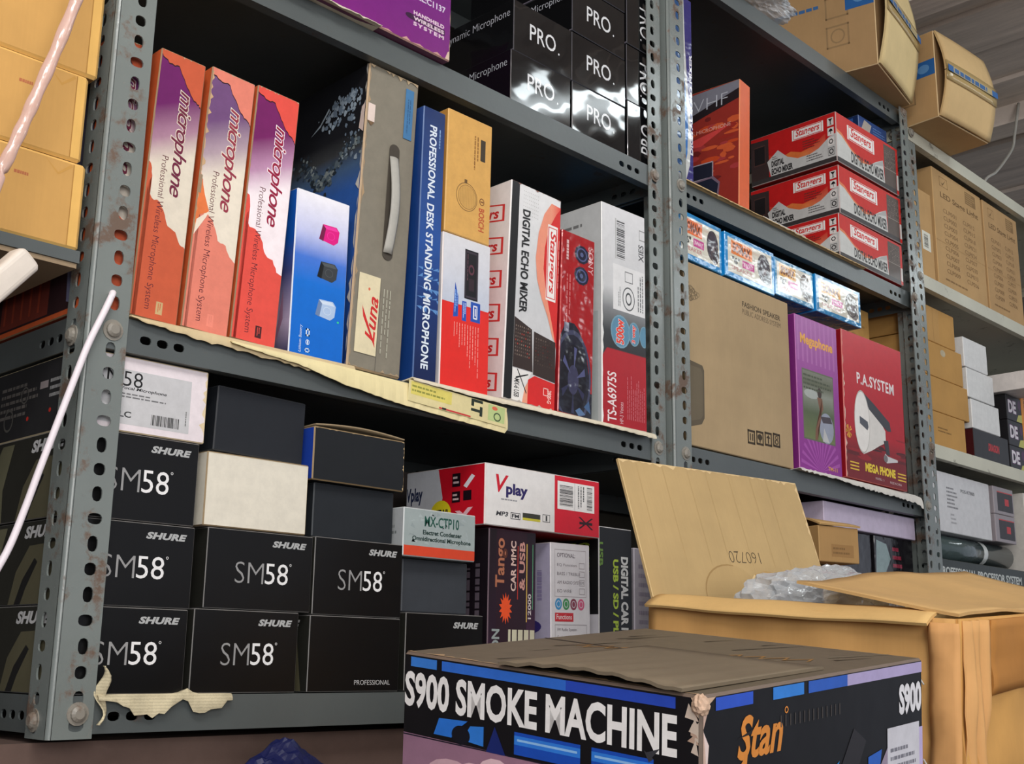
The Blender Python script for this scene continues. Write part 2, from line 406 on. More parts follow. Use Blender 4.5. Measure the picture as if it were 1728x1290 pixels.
def shelf_mesh(x0, x1, y0, y1, z, h=SZ, slots=True):
    m_ = MB(); bm = m_.bm; L = x1 - x0; p = 0.0185
    def cells(L, s0=0.052):
        if not slots: return [(0, L)]
        c = [(0, s0)] + [(s0 + i * p, s0 + (i + 1) * p, h * 0.45, 0.0062, 0.0042) for i in range(3)] + [(s0 + 3 * p, L - s0 - 3 * p)]
        return c + [(L - s0 - (3 - i) * p, L - s0 - (2 - i) * p, h * 0.45, 0.0062, 0.0042) for i in range(3)] + [(L - s0, L)]
    strip(bm, (x0, y0, z), (1, 0, 0), (0, 0, 1), (0, -1, 0), L, h, cells(L))
    strip(bm, (x0, y1, z), (1, 0, 0), (0, 0, 1), (0, 1, 0), L, h, cells(L))
    strip(bm, (x0, y0 + 0.002, z), (0, 1, 0), (0, 0, 1), (-1, 0, 0), y1 - y0, h, cells(y1 - y0 - 0.004, 0.045))
    strip(bm, (x1, y0 + 0.002, z), (0, 1, 0), (0, 0, 1), (1, 0, 0), y1 - y0, h, cells(y1 - y0 - 0.004, 0.045))
    m_.box((x0 + 0.0005, y0 + 0.0005, z + h - 0.0015), (x1 - 0.0005, y1 - 0.0005, z + h))
    m_.box((x0 + 0.02, y0 + 0.002, z), (x1 - 0.02, y0 + 0.014, z + 0.0015))
    return m_
def bolt(parent, x, y, z, ax='y'):
    m_ = MB(); bm = m_.bm; d = Vector((0, -1, 0)) if ax == 'y' else Vector((-1, 0, 0))
    u, v = (Vector((1, 0, 0)), Vector((0, 0, 1))) if ax == 'y' else (Vector((0, 1, 0)), Vector((0, 0, 1)))
    prof = [(0.0105, 0.0), (0.0105, 0.001), (0.0075, 0.0012), (0.0072, 0.0035), (0.0045, 0.0055)]; rr = []
    for r, hh in prof: rr.append([bm.verts.new(Vector((x, y, z)) + u * math.cos(2 * PI * k / 14) * r + v * math.sin(2 * PI * k / 14) * r + d * hh) for k in range(14)])
    for a, b in zip(rr, rr[1:]):
        for k in range(14): bm.faces.new((a[k], a[(k + 1) % 14], b[(k + 1) % 14], b[k]))
    bm.faces.new(rr[-1])
    return m_.build('bolt', 'steel_bolt', parent)
DEP = 0.44
def rack(name, label, x0, x1, levels, ztop0, ztop1, post_mat, shelf_mat, slots=True, ypost=-0.0022, h=SZ, posts=(0, 1)):
    root = empty(name, (x0, 0, 0)); tag(root, label, 'shelving rack')
    def put(mb, nm, mat, x, y):
        o = mb.build(nm, mat, root); o.location = (x - x0, y, 0); return o
    if 0 in posts:
        pl = put(post_mesh(1, 1, -0.004, ztop0), 'post', post_mat, x0, ypost); put(post_mesh(1, -1, -0.004, ztop0), 'post', post_mat, x0, DEP + 0.0022)
    if 1 in posts:
        pr = put(post_mesh(-1, 1, -0.004, ztop1, w=0.037), 'post', post_mat, x1, ypost); put(post_mesh(-1, -1, -0.004, ztop1), 'post', post_mat, x1, DEP + 0.0022)
    for z in levels:
        put(shelf_mesh(0.0022, x1 - x0 - 0.0022, 0, DEP, z, h, slots), 'shelf', shelf_mat, x0, 0)
        if 0 in posts: bolt(pl, 0.027, 0, z + 0.018, 'y'); bolt(pl, 0, 0.027, z + 0.012, 'x')
        if 1 in posts: bolt(pr, -0.022, 0, z + 0.02, 'y')
    return root
rack('shelving_rack', 'grey slotted-angle steel rack holding the microphone and mixer boxes, rusty near post', 0.0, 0.915, (0.0, 0.357, 0.785, 1.215), 1.60, 1.60, 'grey_post_paint', 'grey_shelf_paint')  # highest shelf is unseen, added for the shade it casts
rack('shelving_rack', 'grey slotted-angle steel rack holding the large carton and the megaphone boxes', 0.920, 1.774, (0.0, 0.357, 0.785, 1.194), 1.60, 1.224, 'grey_post_paint', 'grey_shelf_paint', ypost=-0.0122)
rack('shelving_rack', 'cream painted steel rack farthest right with stage light cartons', 1.780, 3.10, (0.0, 0.215, 0.485, 0.848, 1.172), 1.168, 1.60, 'grey_post_paint', 'cream_shelf_paint', slots=False, h=0.028)
# ------------------------------------------------------------------ middle shelf, left rack
ZM, ZB, ZT = 0.3945, 0.0345, 0.8195
def mic_box(p, ora, pur, wht, mark, seed, label, torn=False, dk=(110, 30, 60)):
    x, y, z, w, d, h, yaw, lean = p
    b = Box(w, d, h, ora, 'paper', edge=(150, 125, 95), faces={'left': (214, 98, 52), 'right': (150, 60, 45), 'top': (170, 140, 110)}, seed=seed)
    r = random.Random(seed); jig = lambda pts, a: [(u + r.uniform(-a, a) * 0.5, v + r.uniform(-a, a) * 0.22) for u, v in pts]
    def dens(pts, k=4):
        o = []
        for (a, c), (e, g) in zip(pts, pts[1:]):
            o += [(a + (e - a) * i / k, c + (g - c) * i / k) for i in range(k)]
        return o + [pts[-1]]
    mid = tuple((pur[i] * 0.45 + wht[i] * 0.55) for i in range(3))
    for k in range(6):
        ua, ub = k / 6, (k + 1) / 6; b.layer += (k == 0)
        for (va, ca), (vb, cb) in zip([(0.28, wht), (0.60, wht), (0.70, mid), (0.83, pur)], [(0.60, wht), (0.70, mid), (0.83, pur), (1.0, pur)]):
            sh = lambda u, v: v if v in (0.28, 1.0) else v + (u - 0.6) * 0.09
            b.poly('front', [(ua, sh(ua, va)), (ub, sh(ub, va)), (ub, sh(ub, vb)), (ua, sh(ua, vb))], ca, cols=[ca, ca, cb, cb], lay=False)
    top = jig(dens([(0.0, 0.975), (0.2, 0.955), (0.42, 0.952), (0.60, 0.90), (0.78, 0.855), (0.93, 0.835), (1.0, 0.82)]), 0.018)
    b.layer += 1
    for (u0, v0), (u1, v1) in zip(top, top[1:]): b.poly('front', [(u0, v0), (u1, v1), (u1, 1), (u0, 1)], ora, lay=False)
    b.layer += 1
    for (u0, v0), (u1, v1) in zip(top, top[1:]): b.poly('front', [(u0, v0 - 0.004), (u1, v1 - 0.004), (u1, v1 + 0.001), (u0, v0 + 0.001)], (40, 15, 30), lay=False)
    low = jig(dens([(0.0, 0.56), (0.08, 0.555), (0.12, 0.51), (0.05, 0.47), (0.16, 0.43), (0.34, 0.425), (0.48, 0.385), (0.56, 0.345), (0.74, 0.335), (0.86, 0.295), (1.0, 0.285)], 3), 0.018)
    b.layer += 1
    for (u0, v0), (u1, v1) in zip(low, low[1:]): b.poly('front', [(u0, 0), (u1, 0), (u1, v1), (u0, v0)], ora, lay=False)
    b.text('front', 'microphone', 0.42, 0.46, 0.80, 0.865, dk, -90, off=0.008, shear=0.35, outline=(wht, 0.035), spacing=0.86)
    b.text('front', 'Professional Wireless Microphone System', 0.24, 0.035, 0.42, 0.60, (95, 35, 45), -90, off=-0.006)
    b.rect('front', 0.52, 0.025, 0.66, 0.07, mark)
    b.dashes('front', 0.55, 0.03, 0.63, 0.065, 2, ora, -90)
    b.worn('front', 'top', 0.005, (190, 170, 140), 40); b.worn('front', 'left', 0.015, (185, 150, 115), 60)
    # side art seen through the open rack end: dark panel with an orange rim
    b.rect('left', 0.0, 0.022, 0.90, 0.94, (50, 28, 32)); b.poly('left', [(0.68, 0.95), (0.80, 0.05), (0.89, 0.03), (0.89, 0.95)], (112, 112, 140))
    b.gradn('left', 0.12, 0.62, [(0.03, (120, 50, 38)), (0.45, (70, 30, 36)), (0.9, (30, 24, 34))])
    for k in range(5): b.rect('left', 0.15 + 0.09 * k, 0.05, 0.17 + 0.09 * k, 0.3 + 0.06 * (k % 3), (150, 62, 40))
    if torn:
        b.poly('front', [(0.0, 0.36), (0.10, 0.42), (0.30, 0.44), (0.16, 0.50), (0.06, 0.56), (0.0, 0.58)], (226, 120, 66))
        b.worn('front', 'left', 0.05, (200, 165, 125), 50, 0.35, 0.98); b.rect('front', 0.0, 0.50, 0.07, 0.57, (150, 130, 105))
        b.poly('front', [(0.0, 0.34), (0.25, 0.42), (0.30, 0.445), (0.05, 0.40)], (240, 225, 205))
    return b.build('microphone_box', (x, y, z), yaw, lean, label, 'box', 'upright microphone boxes on the middle shelf')
mic_box((0.0030, 0.008, ZM, 0.0395, 0.22, 0.29, 0, 0.3), (196, 88, 54), (98, 24, 90), (206, 196, 182), (190, 160, 110), 3, 'orange microphone box squeezed behind the rusty front post')
mic_box((0.0455, 0.0045, ZM, 0.0525, 0.22, 0.2925, -1.0, 2.1), (198, 90, 58), (106, 26, 96), (222, 212, 194), (196, 168, 120), 1, 'orange and purple microphone box standing just right of the rusty post')
mic_box((0.1040, 0.0060, ZM, 0.0545, 0.22, 0.2955, -0.9, 2.7), (226, 130, 110), (112, 76, 122), (232, 222, 204), (236, 140, 120), 2, 'faded pink-orange microphone box with torn left edge', torn=True, dk=(150, 50, 70))
mic_box((0.1625, 0.0060, ZM, 0.0560, 0.22, 0.2955, -1.2, 2.7), (228, 82, 70), (116, 28, 96), (248, 236, 240), (70, 30, 34), 4, 'bright red and purple microphone box, beside the small blue box', dk=(150, 20, 60))

# small blue box with three tiny speakers
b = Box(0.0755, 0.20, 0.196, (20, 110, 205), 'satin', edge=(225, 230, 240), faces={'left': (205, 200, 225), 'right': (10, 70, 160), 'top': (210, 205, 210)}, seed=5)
b.gradn('front', 0, 1, [(0, (6, 104, 205)), (0.45, (14, 112, 212)), (0.60, (70, 120, 215)), (0.76, (200, 205, 240)), (1.0, (246, 244, 250))])
b.gradn('left', 0.0, 1, [(0, (30, 40, 90)), (0.2, (190, 175, 205)), (0.5, (70, 80, 140)), (0.7, (20, 90, 190)), (1, (18, 100, 205))])
for k in range(9): b.poly('left', [(0.3 + 0.07 * k, 0.05 + 0.08 * (k % 4)), (0.37 + 0.07 * k, 0.02 + 0.1 * (k % 3)), (0.36 + 0.07 * k, 0.3 + 0.05 * (k % 3))], [(235, 225, 235), (30, 25, 55), (160, 120, 150)][k % 3])
for cv, base, hi, dkc in ((0.775, (226, 20, 132), (245, 60, 165), (120, 20, 70)), (0.545, (58, 62, 66), (84, 90, 92), (20, 22, 24)), (0.315, (176, 200, 232), (212, 226, 244), (110, 135, 175))):
    b.poly('front', [(0.44, cv - 0.045), (0.50, cv + 0.052), (0.76, cv + 0.055), (0.82, cv + 0.03), (0.80, cv - 0.035), (0.72, cv - 0.06)], base)
    b.poly('front', [(0.50, cv + 0.045), (0.74, cv + 0.05), (0.80, cv + 0.03), (0.55, cv + 0.028)], hi)
    b.poly('front', [(0.44, cv - 0.045), (0.50, cv + 0.05), (0.56, cv + 0.03), (0.52, cv - 0.052)], dkc)
    b.ring('front', 0.66, cv - 0.008, 0.075, 0.024, 0.12, hi)
b.text('front', 'Lithium Battery', 0.17, 0.03, 0.23, 0.19, (220, 235, 250), 90, shear=0.2)
b.frame_rect('front', 0.29, 0.035, 0.37, 0.06, 0.012, 0.006, (220, 235, 250)); b.ring('front', 0.33, 0.095, 0.035, 0.016, 0.25, (220, 235, 250))
b.ell('front', 0.33, 0.095, 0.012, 0.012, (220, 235, 250)); b.frame_rect('front', 0.29, 0.13, 0.36, 0.175, 0.02, 0.01, (220, 235, 250))
b.ell('front', 0.87, 0.255, 0.02, 0.006, (60, 220, 140))
b.build('small_speaker_box', (0.2400, 0.0106, ZM), 0, 0.1, 'small blue and white box picturing three mini speakers, pink, black and silver')

# large grey-sided case with carrying handle
root = empty('handled_carton', (0.3230, 0.0127, ZM + 0.0030), (0, math.radians(2.1), math.radians(-2.2)))
tag(root, 'large tall grey carton with plastic carrying handle and dark picture on its left side', 'box')
b = Box(0.0785, 0.165, 0.388, (132, 126, 112), 'paper', edge=(186, 160, 128), r=0.002, faces={'left': (26, 28, 36), 'right': (110, 104, 92)}, seed=6)
b.gradn('left', 0, 1, [(0, (20, 50, 110)), (0.35, (40, 85, 160)), (0.58, (48, 92, 166)), (0.66, (70, 96, 130)), (0.72, (60, 62, 64)), (0.78, (26, 27, 32)), (1, (22, 23, 28))])
rr = random.Random(8)
for k in range(260):
    cu = rr.gauss(0.50, 0.2); cv = 0.69 + 0.05 * math.sin(cu * 9) + rr.gauss(0, 0.018); a = rr.uniform(0.006, 0.03); g_ = rr.choice(((90, 104, 112), (130, 140, 140), (60, 74, 88), (40, 48, 56)))
    b.poly('left', [(cu + a * math.cos(t) * rr.uniform(0.6, 1.3), cv + a * 0.35 * math.sin(t) * rr.uniform(0.6, 1.3)) for t in (0, 1.2, 2.3, 3.4, 4.6, 5.5)], g_, lay=0.25)
for k in range(170):
    cu = rr.gauss(0.72, 0.13); cv = 0.90 + 0.06 * (cu - 0.7) - 0.22 * rr.random() ** 3 * (1 if cu > 0.75 else 0.3) + rr.gauss(0, 0.012); a = rr.uniform(0.005, 0.026)
    b.poly('left', [(cu + a * math.cos(t) * rr.uniform(0.5, 1.3), cv + a * 0.5 * math.sin(t) * rr.uniform(0.5, 1.3)) for t in (0, 1.2, 2.3, 3.4, 4.6, 5.5)], (150, 165, 178) if k % 2 else (110, 126, 142), lay=0.25)
b.poly('left', [(0.30, 0.83), (0.42, 0.86), (0.52, 0.905), (0.53, 0.897), (0.42, 0.85)], (165, 180, 190))
b.worn('front', 'left', 0.04, (178, 150, 116), 70); b.worn('left', 'right', 0.03, (205, 200, 190), 46)
b.rect('front', 0.0, 0.80, 0.16, 0.86, (226, 208, 198)); b.poly('front', [(0.0, 0.80), (0.10, 0.785), (0.16, 0.80)], (120, 95, 70)); b.poly('left', [(0.93, 0.78), (1, 0.76), (1, 0.86), (0.95, 0.85)], (222, 200, 190))
b.worn('front', 'top', 0.012, (190, 168, 135)); b.worn('front', 'bottom', 0.008, (170, 148, 120))
b.rect('front', 0.735, 0.79, 0.90, 0.965, (70, 122, 168)); b.dashes('front', 0.78, 0.80, 0.86, 0.93, 2, (52, 90, 130), -90)
b.rect('front', 0.10, 0.05, 0.50, 0.30, (226, 214, 178)); b.rect('front', 0.505, 0.0, 0.512, 0.30, (96, 92, 84))
b.text('front', 'Luna', 0.27, 0.09, 0.46, 0.235, (206, 44, 44), 90, off=0.02, shear=0.4, skew=-0.15)
b.poly('front', [(0.19, 0.20), (0.22, 0.165), (0.47, 0.075), (0.46, 0.09)], (206, 44, 44)); b.ell('front', 0.30, 0.255, 0.02, 0.005, (220, 110, 80))
for k in range(3): b.dashes('front', 0.56 + 0.06 * k, 0.05, 0.60 + 0.06 * k, 0.27, 1, (180, 178, 160), -90, seed=k)
b.rect('front', 0.49, 0.385, 0.69, 0.735, (72, 66, 58)); b.ell('front', 0.59, 0.735, 0.10, 0.02, (72, 66, 58)); b.ell('front', 0.59, 0.385, 0.10, 0.02, (72, 66, 58))
b.build('body', (0, 0, 0), parent=root)
hm = MB(); bmv = hm.bm
pts = []
for i in range(13):
    t = i / 12; pts.append((0.043 + 0.003 * math.sin(t * PI), -0.0015 - 0.0075 * math.sin(t * PI), 0.163 + 0.098 * t))
hm2 = hm.sheet(lambda s_, t_: (0.0395 + 0.0125 * s_ + 0.002 * math.sin(t_ * PI), -0.001 - 0.0065 * math.sin(t_ * PI) - 0.002 * math.sin(s_ * PI), 0.150 + 0.125 * t_), 5, 14, 0.0022)
hd = hm2.build('handle', 'paper', root, col=(176, 174, 166)); hd['label'] = 'pale grey plastic strap handle'

# blue desk microphone box
b = Box(0.0370, 0.20, 0.357, (24, 62, 128), 'satin', edge=(60, 96, 150), faces={'top': (40, 70, 120)}, seed=7)
b.gradn('front', 0, 1, [(0, (12, 30, 76)), (0.25, (18, 48, 108)), (0.5, (32, 80, 156)), (1, (14, 42, 98))])
rr = random.Random(4)
for k in range(5):
    v = 0.26 + 0.035 * k; u = 0.0
    while u < 1: b.poly('front', [(u, v), (u + 0.25, v + rr.uniform(-.02, .02)), (u + 0.24, v + 0.003)], (90, 140, 200)); u += 0.22
b.text('front', 'PROFESSIONAL DESK STANDING MICROPHONE', 0.30, 0.045, 0.62, 0.935, (226, 236, 246), -90, off=0.028, spacing=1.03)
b.dashes('front', 0.70, 0.82, 0.82, 0.93, 1, (130, 160, 200), -90)
b.build('desk_microphone_box', (0.4120, -0.001, ZM), -0.6, 0.7, 'narrow dark blue desk microphone box beside the tall grey handled carton')

# white and red radio box with the yellow box on top
b = Box(0.083, 0.22, 0.199, (226, 40, 34), 'satin', edge=(232, 222, 216), faces={'left': (210, 205, 205), 'top': (200, 198, 196)}, seed=9)
b.gradn('front', 0, 1, [(0.55, (196, 204, 220)), (0.8, (214, 216, 224)), (1, (222, 222, 226))])
b.poly('front', [(0, 0.55), (0.92, 0.53), (1, 0.56), (1, 0), (0, 0)], (228, 42, 34))
b.rect('front', 0.46, 0.60, 0.74, 0.93, (20, 18, 24)); b.frame_rect('front', 0.47, 0.61, 0.73, 0.92, 0.02, 0.012, (60, 50, 62))
b.ring('front', 0.60, 0.80, 0.06, 0.035, 0.4, (96, 52, 66)); b.rect('front', 0.55, 0.66, 0.66, 0.74, (52, 34, 44)); b.dashes('front', 0.50, 0.63, 0.54, 0.9, 1, (90, 60, 72), -90)
b.poly('front', [(0.24, 0.46), (0.34, 0.47), (0.34, 0.60), (0.27, 0.69)], (36, 82, 178)); b.dashes('front', 0.26, 0.48, 0.33, 0.64, 2, (150, 190, 240), -90)
b.rect('front', 0.42, 0.45, 0.51, 0.58, (36, 82, 178)); b.dashes('front', 0.435, 0.46, 0.50, 0.57, 2, (190, 210, 245), -90)
b.rect('front', 0.60, 0.46, 0.80, 0.59, (36, 82, 178)); b.frame_rect('front', 0.65, 0.48, 0.74, 0.57, 0.02, 0.01, (240, 240, 250)); b.rect('front', 0.685, 0.50, 0.705, 0.55, (240, 240, 250))
for k, l in enumerate((0.10, 0.12, 0.16, 0.20, 0.20, 0.24, 0.30, 0.30, 0.36, 0.42)): b.dashes('front', 0.26 + 0.055 * k, 0.43 - l, 0.28 + 0.055 * k, 0.43, 1, (250, 190, 180), -90, seed=k)
b.build('car_radio_box', (0.4530, -0.0030, ZM), -0.8, 0, 'white and red car radio box below the plain yellow-brown box')
b = Box(0.079, 0.19, 0.168, (218, 168, 92), 'paper', edge=(226, 180, 110), faces={'left': (196, 140, 66), 'top': (220, 176, 104)}, seed=10)
b.rect('front', 0.74, 0.67, 0.85, 0.85, (66, 56, 44)); b.dashes('front', 0.58, 0.55, 0.71, 0.86, 2, (150, 104, 52), -90)
b.ring('front', 0.46, 0.33, 0.235, 0.115, 0.05, (126, 96, 56)); b.ring('front', 0.47, 0.33, 0.20, 0.098, 0.04, (140, 106, 62)); b.ell('front', 0.47, 0.33, 0.19, 0.093, (206, 160, 88))
for k in range(9): b.rect('front', 0.32 + 0.035 * k, 0.25, 0.325 + 0.035 * k, 0.41, (180, 136, 72))
b.rect('front', 0.40, 0.44, 0.46, 0.47, (110, 82, 48))
b.ring('front', 0.80, 0.335, 0.055, 0.03, 0.25, (130, 84, 48)); b.rect('front', 0.765, 0.33, 0.835, 0.34, (130, 84, 48))
b.text('front', 'BOSCH', 0.735, 0.09, 0.86, 0.28, (190, 82, 52), -90, off=0.02)
b.build('ceiling_speaker_box', (0.4560, -0.0015, ZM + 0.2000), -0.9, 0.6, 'plain yellow-brown speaker box standing on the white and red radio box')

# white / red echo mixer box standing on end
def stangers_logo(b, f, u0, v0, u1, v1, rot=0):
    b.rect(f, u0, v0, u1, v1, (245, 240, 236)); du, dv = u1 - u0, v1 - v0
    b.frame_rect(f, u0 + du * 0.05, v0 + dv * 0.03, u1 - du * 0.05, v1 - dv * 0.03, du * (0.08 if rot else 0.015), dv * (0.012 if rot else 0.07), (214, 44, 42))
    b.text(f, 'Stangers', u0 + du * 0.12, v0 + dv * 0.10, u1 - du * 0.12, v1 - dv * 0.08, (214, 44, 42), rot, off=0.022, shear=0.2, outline=None)
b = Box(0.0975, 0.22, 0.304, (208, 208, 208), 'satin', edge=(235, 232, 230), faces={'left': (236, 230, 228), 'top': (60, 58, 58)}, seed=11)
for k in range(6):
    v = 0.90 - k * 0.155
    b.poly('left', [(0.45, v - 0.03), (0.95, v - 0.09), (0.95, v - 0.01), (0.45, v + 0.06)], (214, 60, 60)); b.poly('left', [(0.47, v - 0.027), (0.93, v - 0.08), (0.93, v - 0.015), (0.47, v + 0.052)], (238, 226, 224))
    b.text('left', 'Stangers', 0.52, v - 0.045, 0.90, v + 0.02, (206, 46, 50), 0, off=0.03, shear=0.2, skew=-0.6)
b.gradn('front', 0.0, 1.0, [(0, (214, 212, 212)), (0.5, (206, 208, 210)), (1, (232, 232, 232))])
for i in range(9):
    for j in range(7): b.ell('front', 0.25 + 0.035 * i, 0.97 - 0.018 * j, 0.006, 0.0025, (180, 178, 178), n=6)
b.poly('front', [(1, 0.96), (0.80, 0.965), (0.66, 0.90), (0.56, 0.80), (0.52, 0.68), (0.56, 0.58), (0.66, 0.50), (0.80, 0.42), (0.9, 0.34), (1, 0.30)], (240, 150, 120), cols=[(226, 60, 50)] + [(238, 150, 122)] * 8 + [(240, 160, 130)])
b.poly('front', [(1, 0.955), (0.90, 0.92), (0.76, 0.84), (0.69, 0.74), (0.68, 0.64), (0.74, 0.54), (0.84, 0.44), (0.92, 0.36), (1, 0.28)], (214, 36, 34))
b.rect('front', 0.0, 0.0, 0.155, 1.0, (22, 22, 24)); b.rect('front', 0, 0.0, 0.012, 1.0, (70, 66, 66))
b.text('front', 'DIGITAL ECHO MIXER', 0.235, 0.40, 0.385, 0.885, (30, 30, 32), -90, off=0.03, shear=-0.1)
b.poly('front', [(0.16, 0.15), (0.16, 0.375), (0.50, 0.34), (0.54, 0.15)], (52, 38, 34)); b.poly('front', [(0.55, 0.14), (0.54, 0.335), (0.97, 0.315), (0.99, 0.13)], (52, 38, 34))
rr = random.Random(3)
for a in range(8):
    for c in range(9):
        col = rr.choice(((150, 130, 116), (110, 92, 82), (176, 60, 46), (90, 76, 68), (130, 116, 104)))
        b.rect('front', 0.19 + a * 0.038, 0.205 + c * 0.016, 0.205 + a * 0.038, 0.212 + c * 0.016, col, lay=False); b.rect('front', 0.58 + a * 0.046, 0.19 + c * 0.014, 0.60 + a * 0.046, 0.197 + c * 0.014, col, lay=False)
b.layer += 1
b.poly('front', [(0.16, 0.0), (0.16, 0.145), (0.52, 0.145), (0.40, 0.07), (0.36, 0.0)], (232, 230, 226)); b.poly('front', [(0.36, 0.0), (0.40, 0.07), (0.46, 0.10), (0.46, 0.0)], (236, 160, 130))
b.poly('front', [(0.46, 0.0), (0.46, 0.11), (0.58, 0.135), (1, 0.125), (1, 0)], (214, 36, 34)); b.text('front', 'MX-6 USB', 0.20, 0.02, 0.30, 0.10, (40, 40, 40), -90, off=0.02)
b.poly('front', [(0.24, 0.145), (0.26, 0.145), (0.44, 0.05), (0.43, 0.045)], (30, 30, 30)); b.poly('front', [(0.22, 0.10), (0.23, 0.11), (0.46, 0.135), (0.46, 0.13)], (30, 30, 30))
b.text('front', '2800-G', 0.84, 0.03, 0.92, 0.09, (250, 215, 205), -90, off=0.02); b.frame_rect('front', 0.76, 0.06, 0.86, 0.095, 0.012, 0.004, (245, 200, 190))
stangers_logo(b, 'front', 0.74, 0.50, 0.94, 0.86, -90)
b.dashes('front', 0.965, 0.45, 0.985, 0.80, 1, (240, 170, 160), -90)
b.worn('front', 'bottom', 0.006, (200, 190, 175)); b.worn('front', 'top', 0.006, (150, 110, 100))
b.build('echo_mixer_box', (0.5655, -0.0005, ZM), -1.4, 2.2, 'white, black and red echo mixer box standing on end beside the red speaker box')

# red car speaker box in shrink wrap
b = Box(0.069, 0.20, 0.262, (168, 28, 34), 'wrap', edge=(200, 60, 60), faces={'top': (220, 215, 215), 'left': (150, 26, 34), 'right': (190, 190, 190)}, seed=12)
b.ell('front', 0.34, 0.0, 0.62, 0.50, (34, 36, 50), n=26); b.rect('front', 0, 0, 1, 0.14, (34, 36, 48))
b.ring('front', 0.40, 0.20, 0.55, 0.26, 0.10, (66, 70, 96)); b.ell('front', 0.42, 0.19, 0.38, 0.19, (24, 24, 34)); b.ell('front', 0.42, 0.19, 0.16, 0.08, (60, 60, 88))
for a in (0.3, 1.4, 2.5, 3.6, 4.7, 5.8): b.poly('front', [(0.42 + 0.1 * math.cos(a), 0.19 + 0.05 * math.sin(a)), (0.42 + 0.36 * math.cos(a - 0.1), 0.19 + 0.18 * math.sin(a - 0.1)), (0.42 + 0.36 * math.cos(a + 0.14), 0.19 + 0.18 * math.sin(a + 0.14))], (84, 88, 130) if a < 3 else (48, 50, 78))
b.poly('front', [(0.5, 0.03), (0.62, 0.05), (0.8, 0.02), (0.6, 0.0)], (90, 120, 160)); b.poly('front', [(0.75, 0.06), (0.9, 0.1), (0.95, 0.03)], (70, 100, 140))
for cv in (0.895, 0.775):
    b.ell('front', 0.60, cv, 0.22, 0.052, (32, 36, 60), n=10); b.ring('front', 0.60, cv, 0.16, 0.038, 0.2, (86, 96, 140)); b.ell('front', 0.60, cv, 0.05, 0.013, (90, 100, 140))
b.text('front', 'SONY', 0.80, 0.80, 0.95, 0.955, (226, 180, 180), -90, off=0.0)
b.dashes('front', 0.10, 0.78, 0.24, 0.95, 1, (230, 190, 190), -90); b.dashes('front', 0.14, 0.42, 0.30, 0.76, 2, (206, 110, 110), -90); b.rect('front', 0.12, 0.44, 0.26, 0.49, (120, 120, 140))
b.build('car_speaker_box', (0.6700, -0.0030, ZM), -1.2, 1.6, 'red car speaker box in glossy shrink wrap picturing a big dark speaker cone')

# TS-A box
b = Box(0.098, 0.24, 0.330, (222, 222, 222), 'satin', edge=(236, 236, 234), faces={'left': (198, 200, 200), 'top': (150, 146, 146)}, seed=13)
b.gradn('front', 0, 1, [(0, (168, 20, 34)), (0.335, (176, 24, 38)), (0.34, (42, 42, 46)), (0.42, (56, 58, 60)), (0.52, (130, 132, 134)), (0.62, (206, 207, 208)), (1, (226, 226, 228))])
b.poly('front', [(0.0, 0.30), (0.0, 0.36), (0.22, 0.36), (0.10, 0.335)], (48, 48, 52))
b.rect('front', 0.25, 0.52, 0.98, 0.73, (228, 228, 228))
b.barcode('front', 0.34, 0.76, 0.52, 0.94, (70, 70, 72), False); b.rect('front', 0.30, 0.755, 0.33, 0.945, (190, 190, 190))
b.text('front', 'XIES', 0.84, 0.78, 0.96, 0.86, (70, 70, 74), 90, off=0.02); b.frame_rect('front', 0.86, 0.88, 1.0, 0.93, 0.01, 0.005, (150, 150, 150))
b.ring('front', 0.60, 0.585, 0.14, 0.055, 0.12, (90, 92, 94)); b.ring('front', 0.60, 0.585, 0.07, 0.03, 0.3, (70, 72, 74)); b.dashes('front', 0.36, 0.54, 0.42, 0.64, 2, (120, 122, 124), 90); b.frame_rect('front', 0.52, 0.66, 0.70, 0.71, 0.01, 0.004, (110, 112, 114)); b.dashes('front', 0.80, 0.54, 0.95, 0.72, 3, (110, 112, 114), 90)
for cu, cv, ru, rv, t_ in ((0.41, 0.425, 0.22, 0.075, '500w'), (0.72, 0.43, 0.13, 0.055, '3 way'), (0.95, 0.43, 0.10, 0.05, '')):
    b.ell('front', cu, cv, ru, rv, (118, 160, 180)); b.ell('front', cu, cv, ru * 0.9, rv * 0.9, (90, 140, 168))
    if t_: b.text('front', t_, cu - ru * 0.45, cv - rv * 0.75, cu + ru * 0.35, cv + rv * 0.75, (226, 66, 50), 90, off=0.04, outline=((240, 240, 240), 0.03))
b.text('front', 'TS-A6975S', 0.11, 0.015, 0.31, 0.235, (240, 226, 226), 90, off=0.015); b.text('front', 'HP-3 Voices', 0.38, 0.015, 0.46, 0.11, (226, 190, 195), 90)
for k in range(10): b.dashes('front', 0.55 + 0.042 * k, 0.04, 0.57 + 0.042 * k, 0.24, 1, (216, 140, 148), 90, seed=k)
b.worn('front', 'left', 0.02, (232, 234, 232), 30)
b.dashes('left', 0.2, 0.90, 0.9, 0.96, 2, (120, 120, 120)); b.dashes('left', 0.55, 0.84, 0.95, 0.88, 1, (120, 120, 120))
b.rect('left', 0.62, 0.0, 0.97, 0.5, (176, 182, 182))
b.build('speaker_box', (0.7620, -0.0040, ZM), -1.8, 0, 'white, black and red TS-A6975S speaker box beside the paired grey posts')
# boxes glimpsed behind
b = Box(0.26, 0.10, 0.30, (92, 90, 92), 'paper', seed=14); b.rect('top', 0, 0, 1, 1, (120, 40, 40)); b.build('storage_box', (0.645, 0.30, 0.3905), 0, 0, 'dark box lying far back behind the white speaker box')

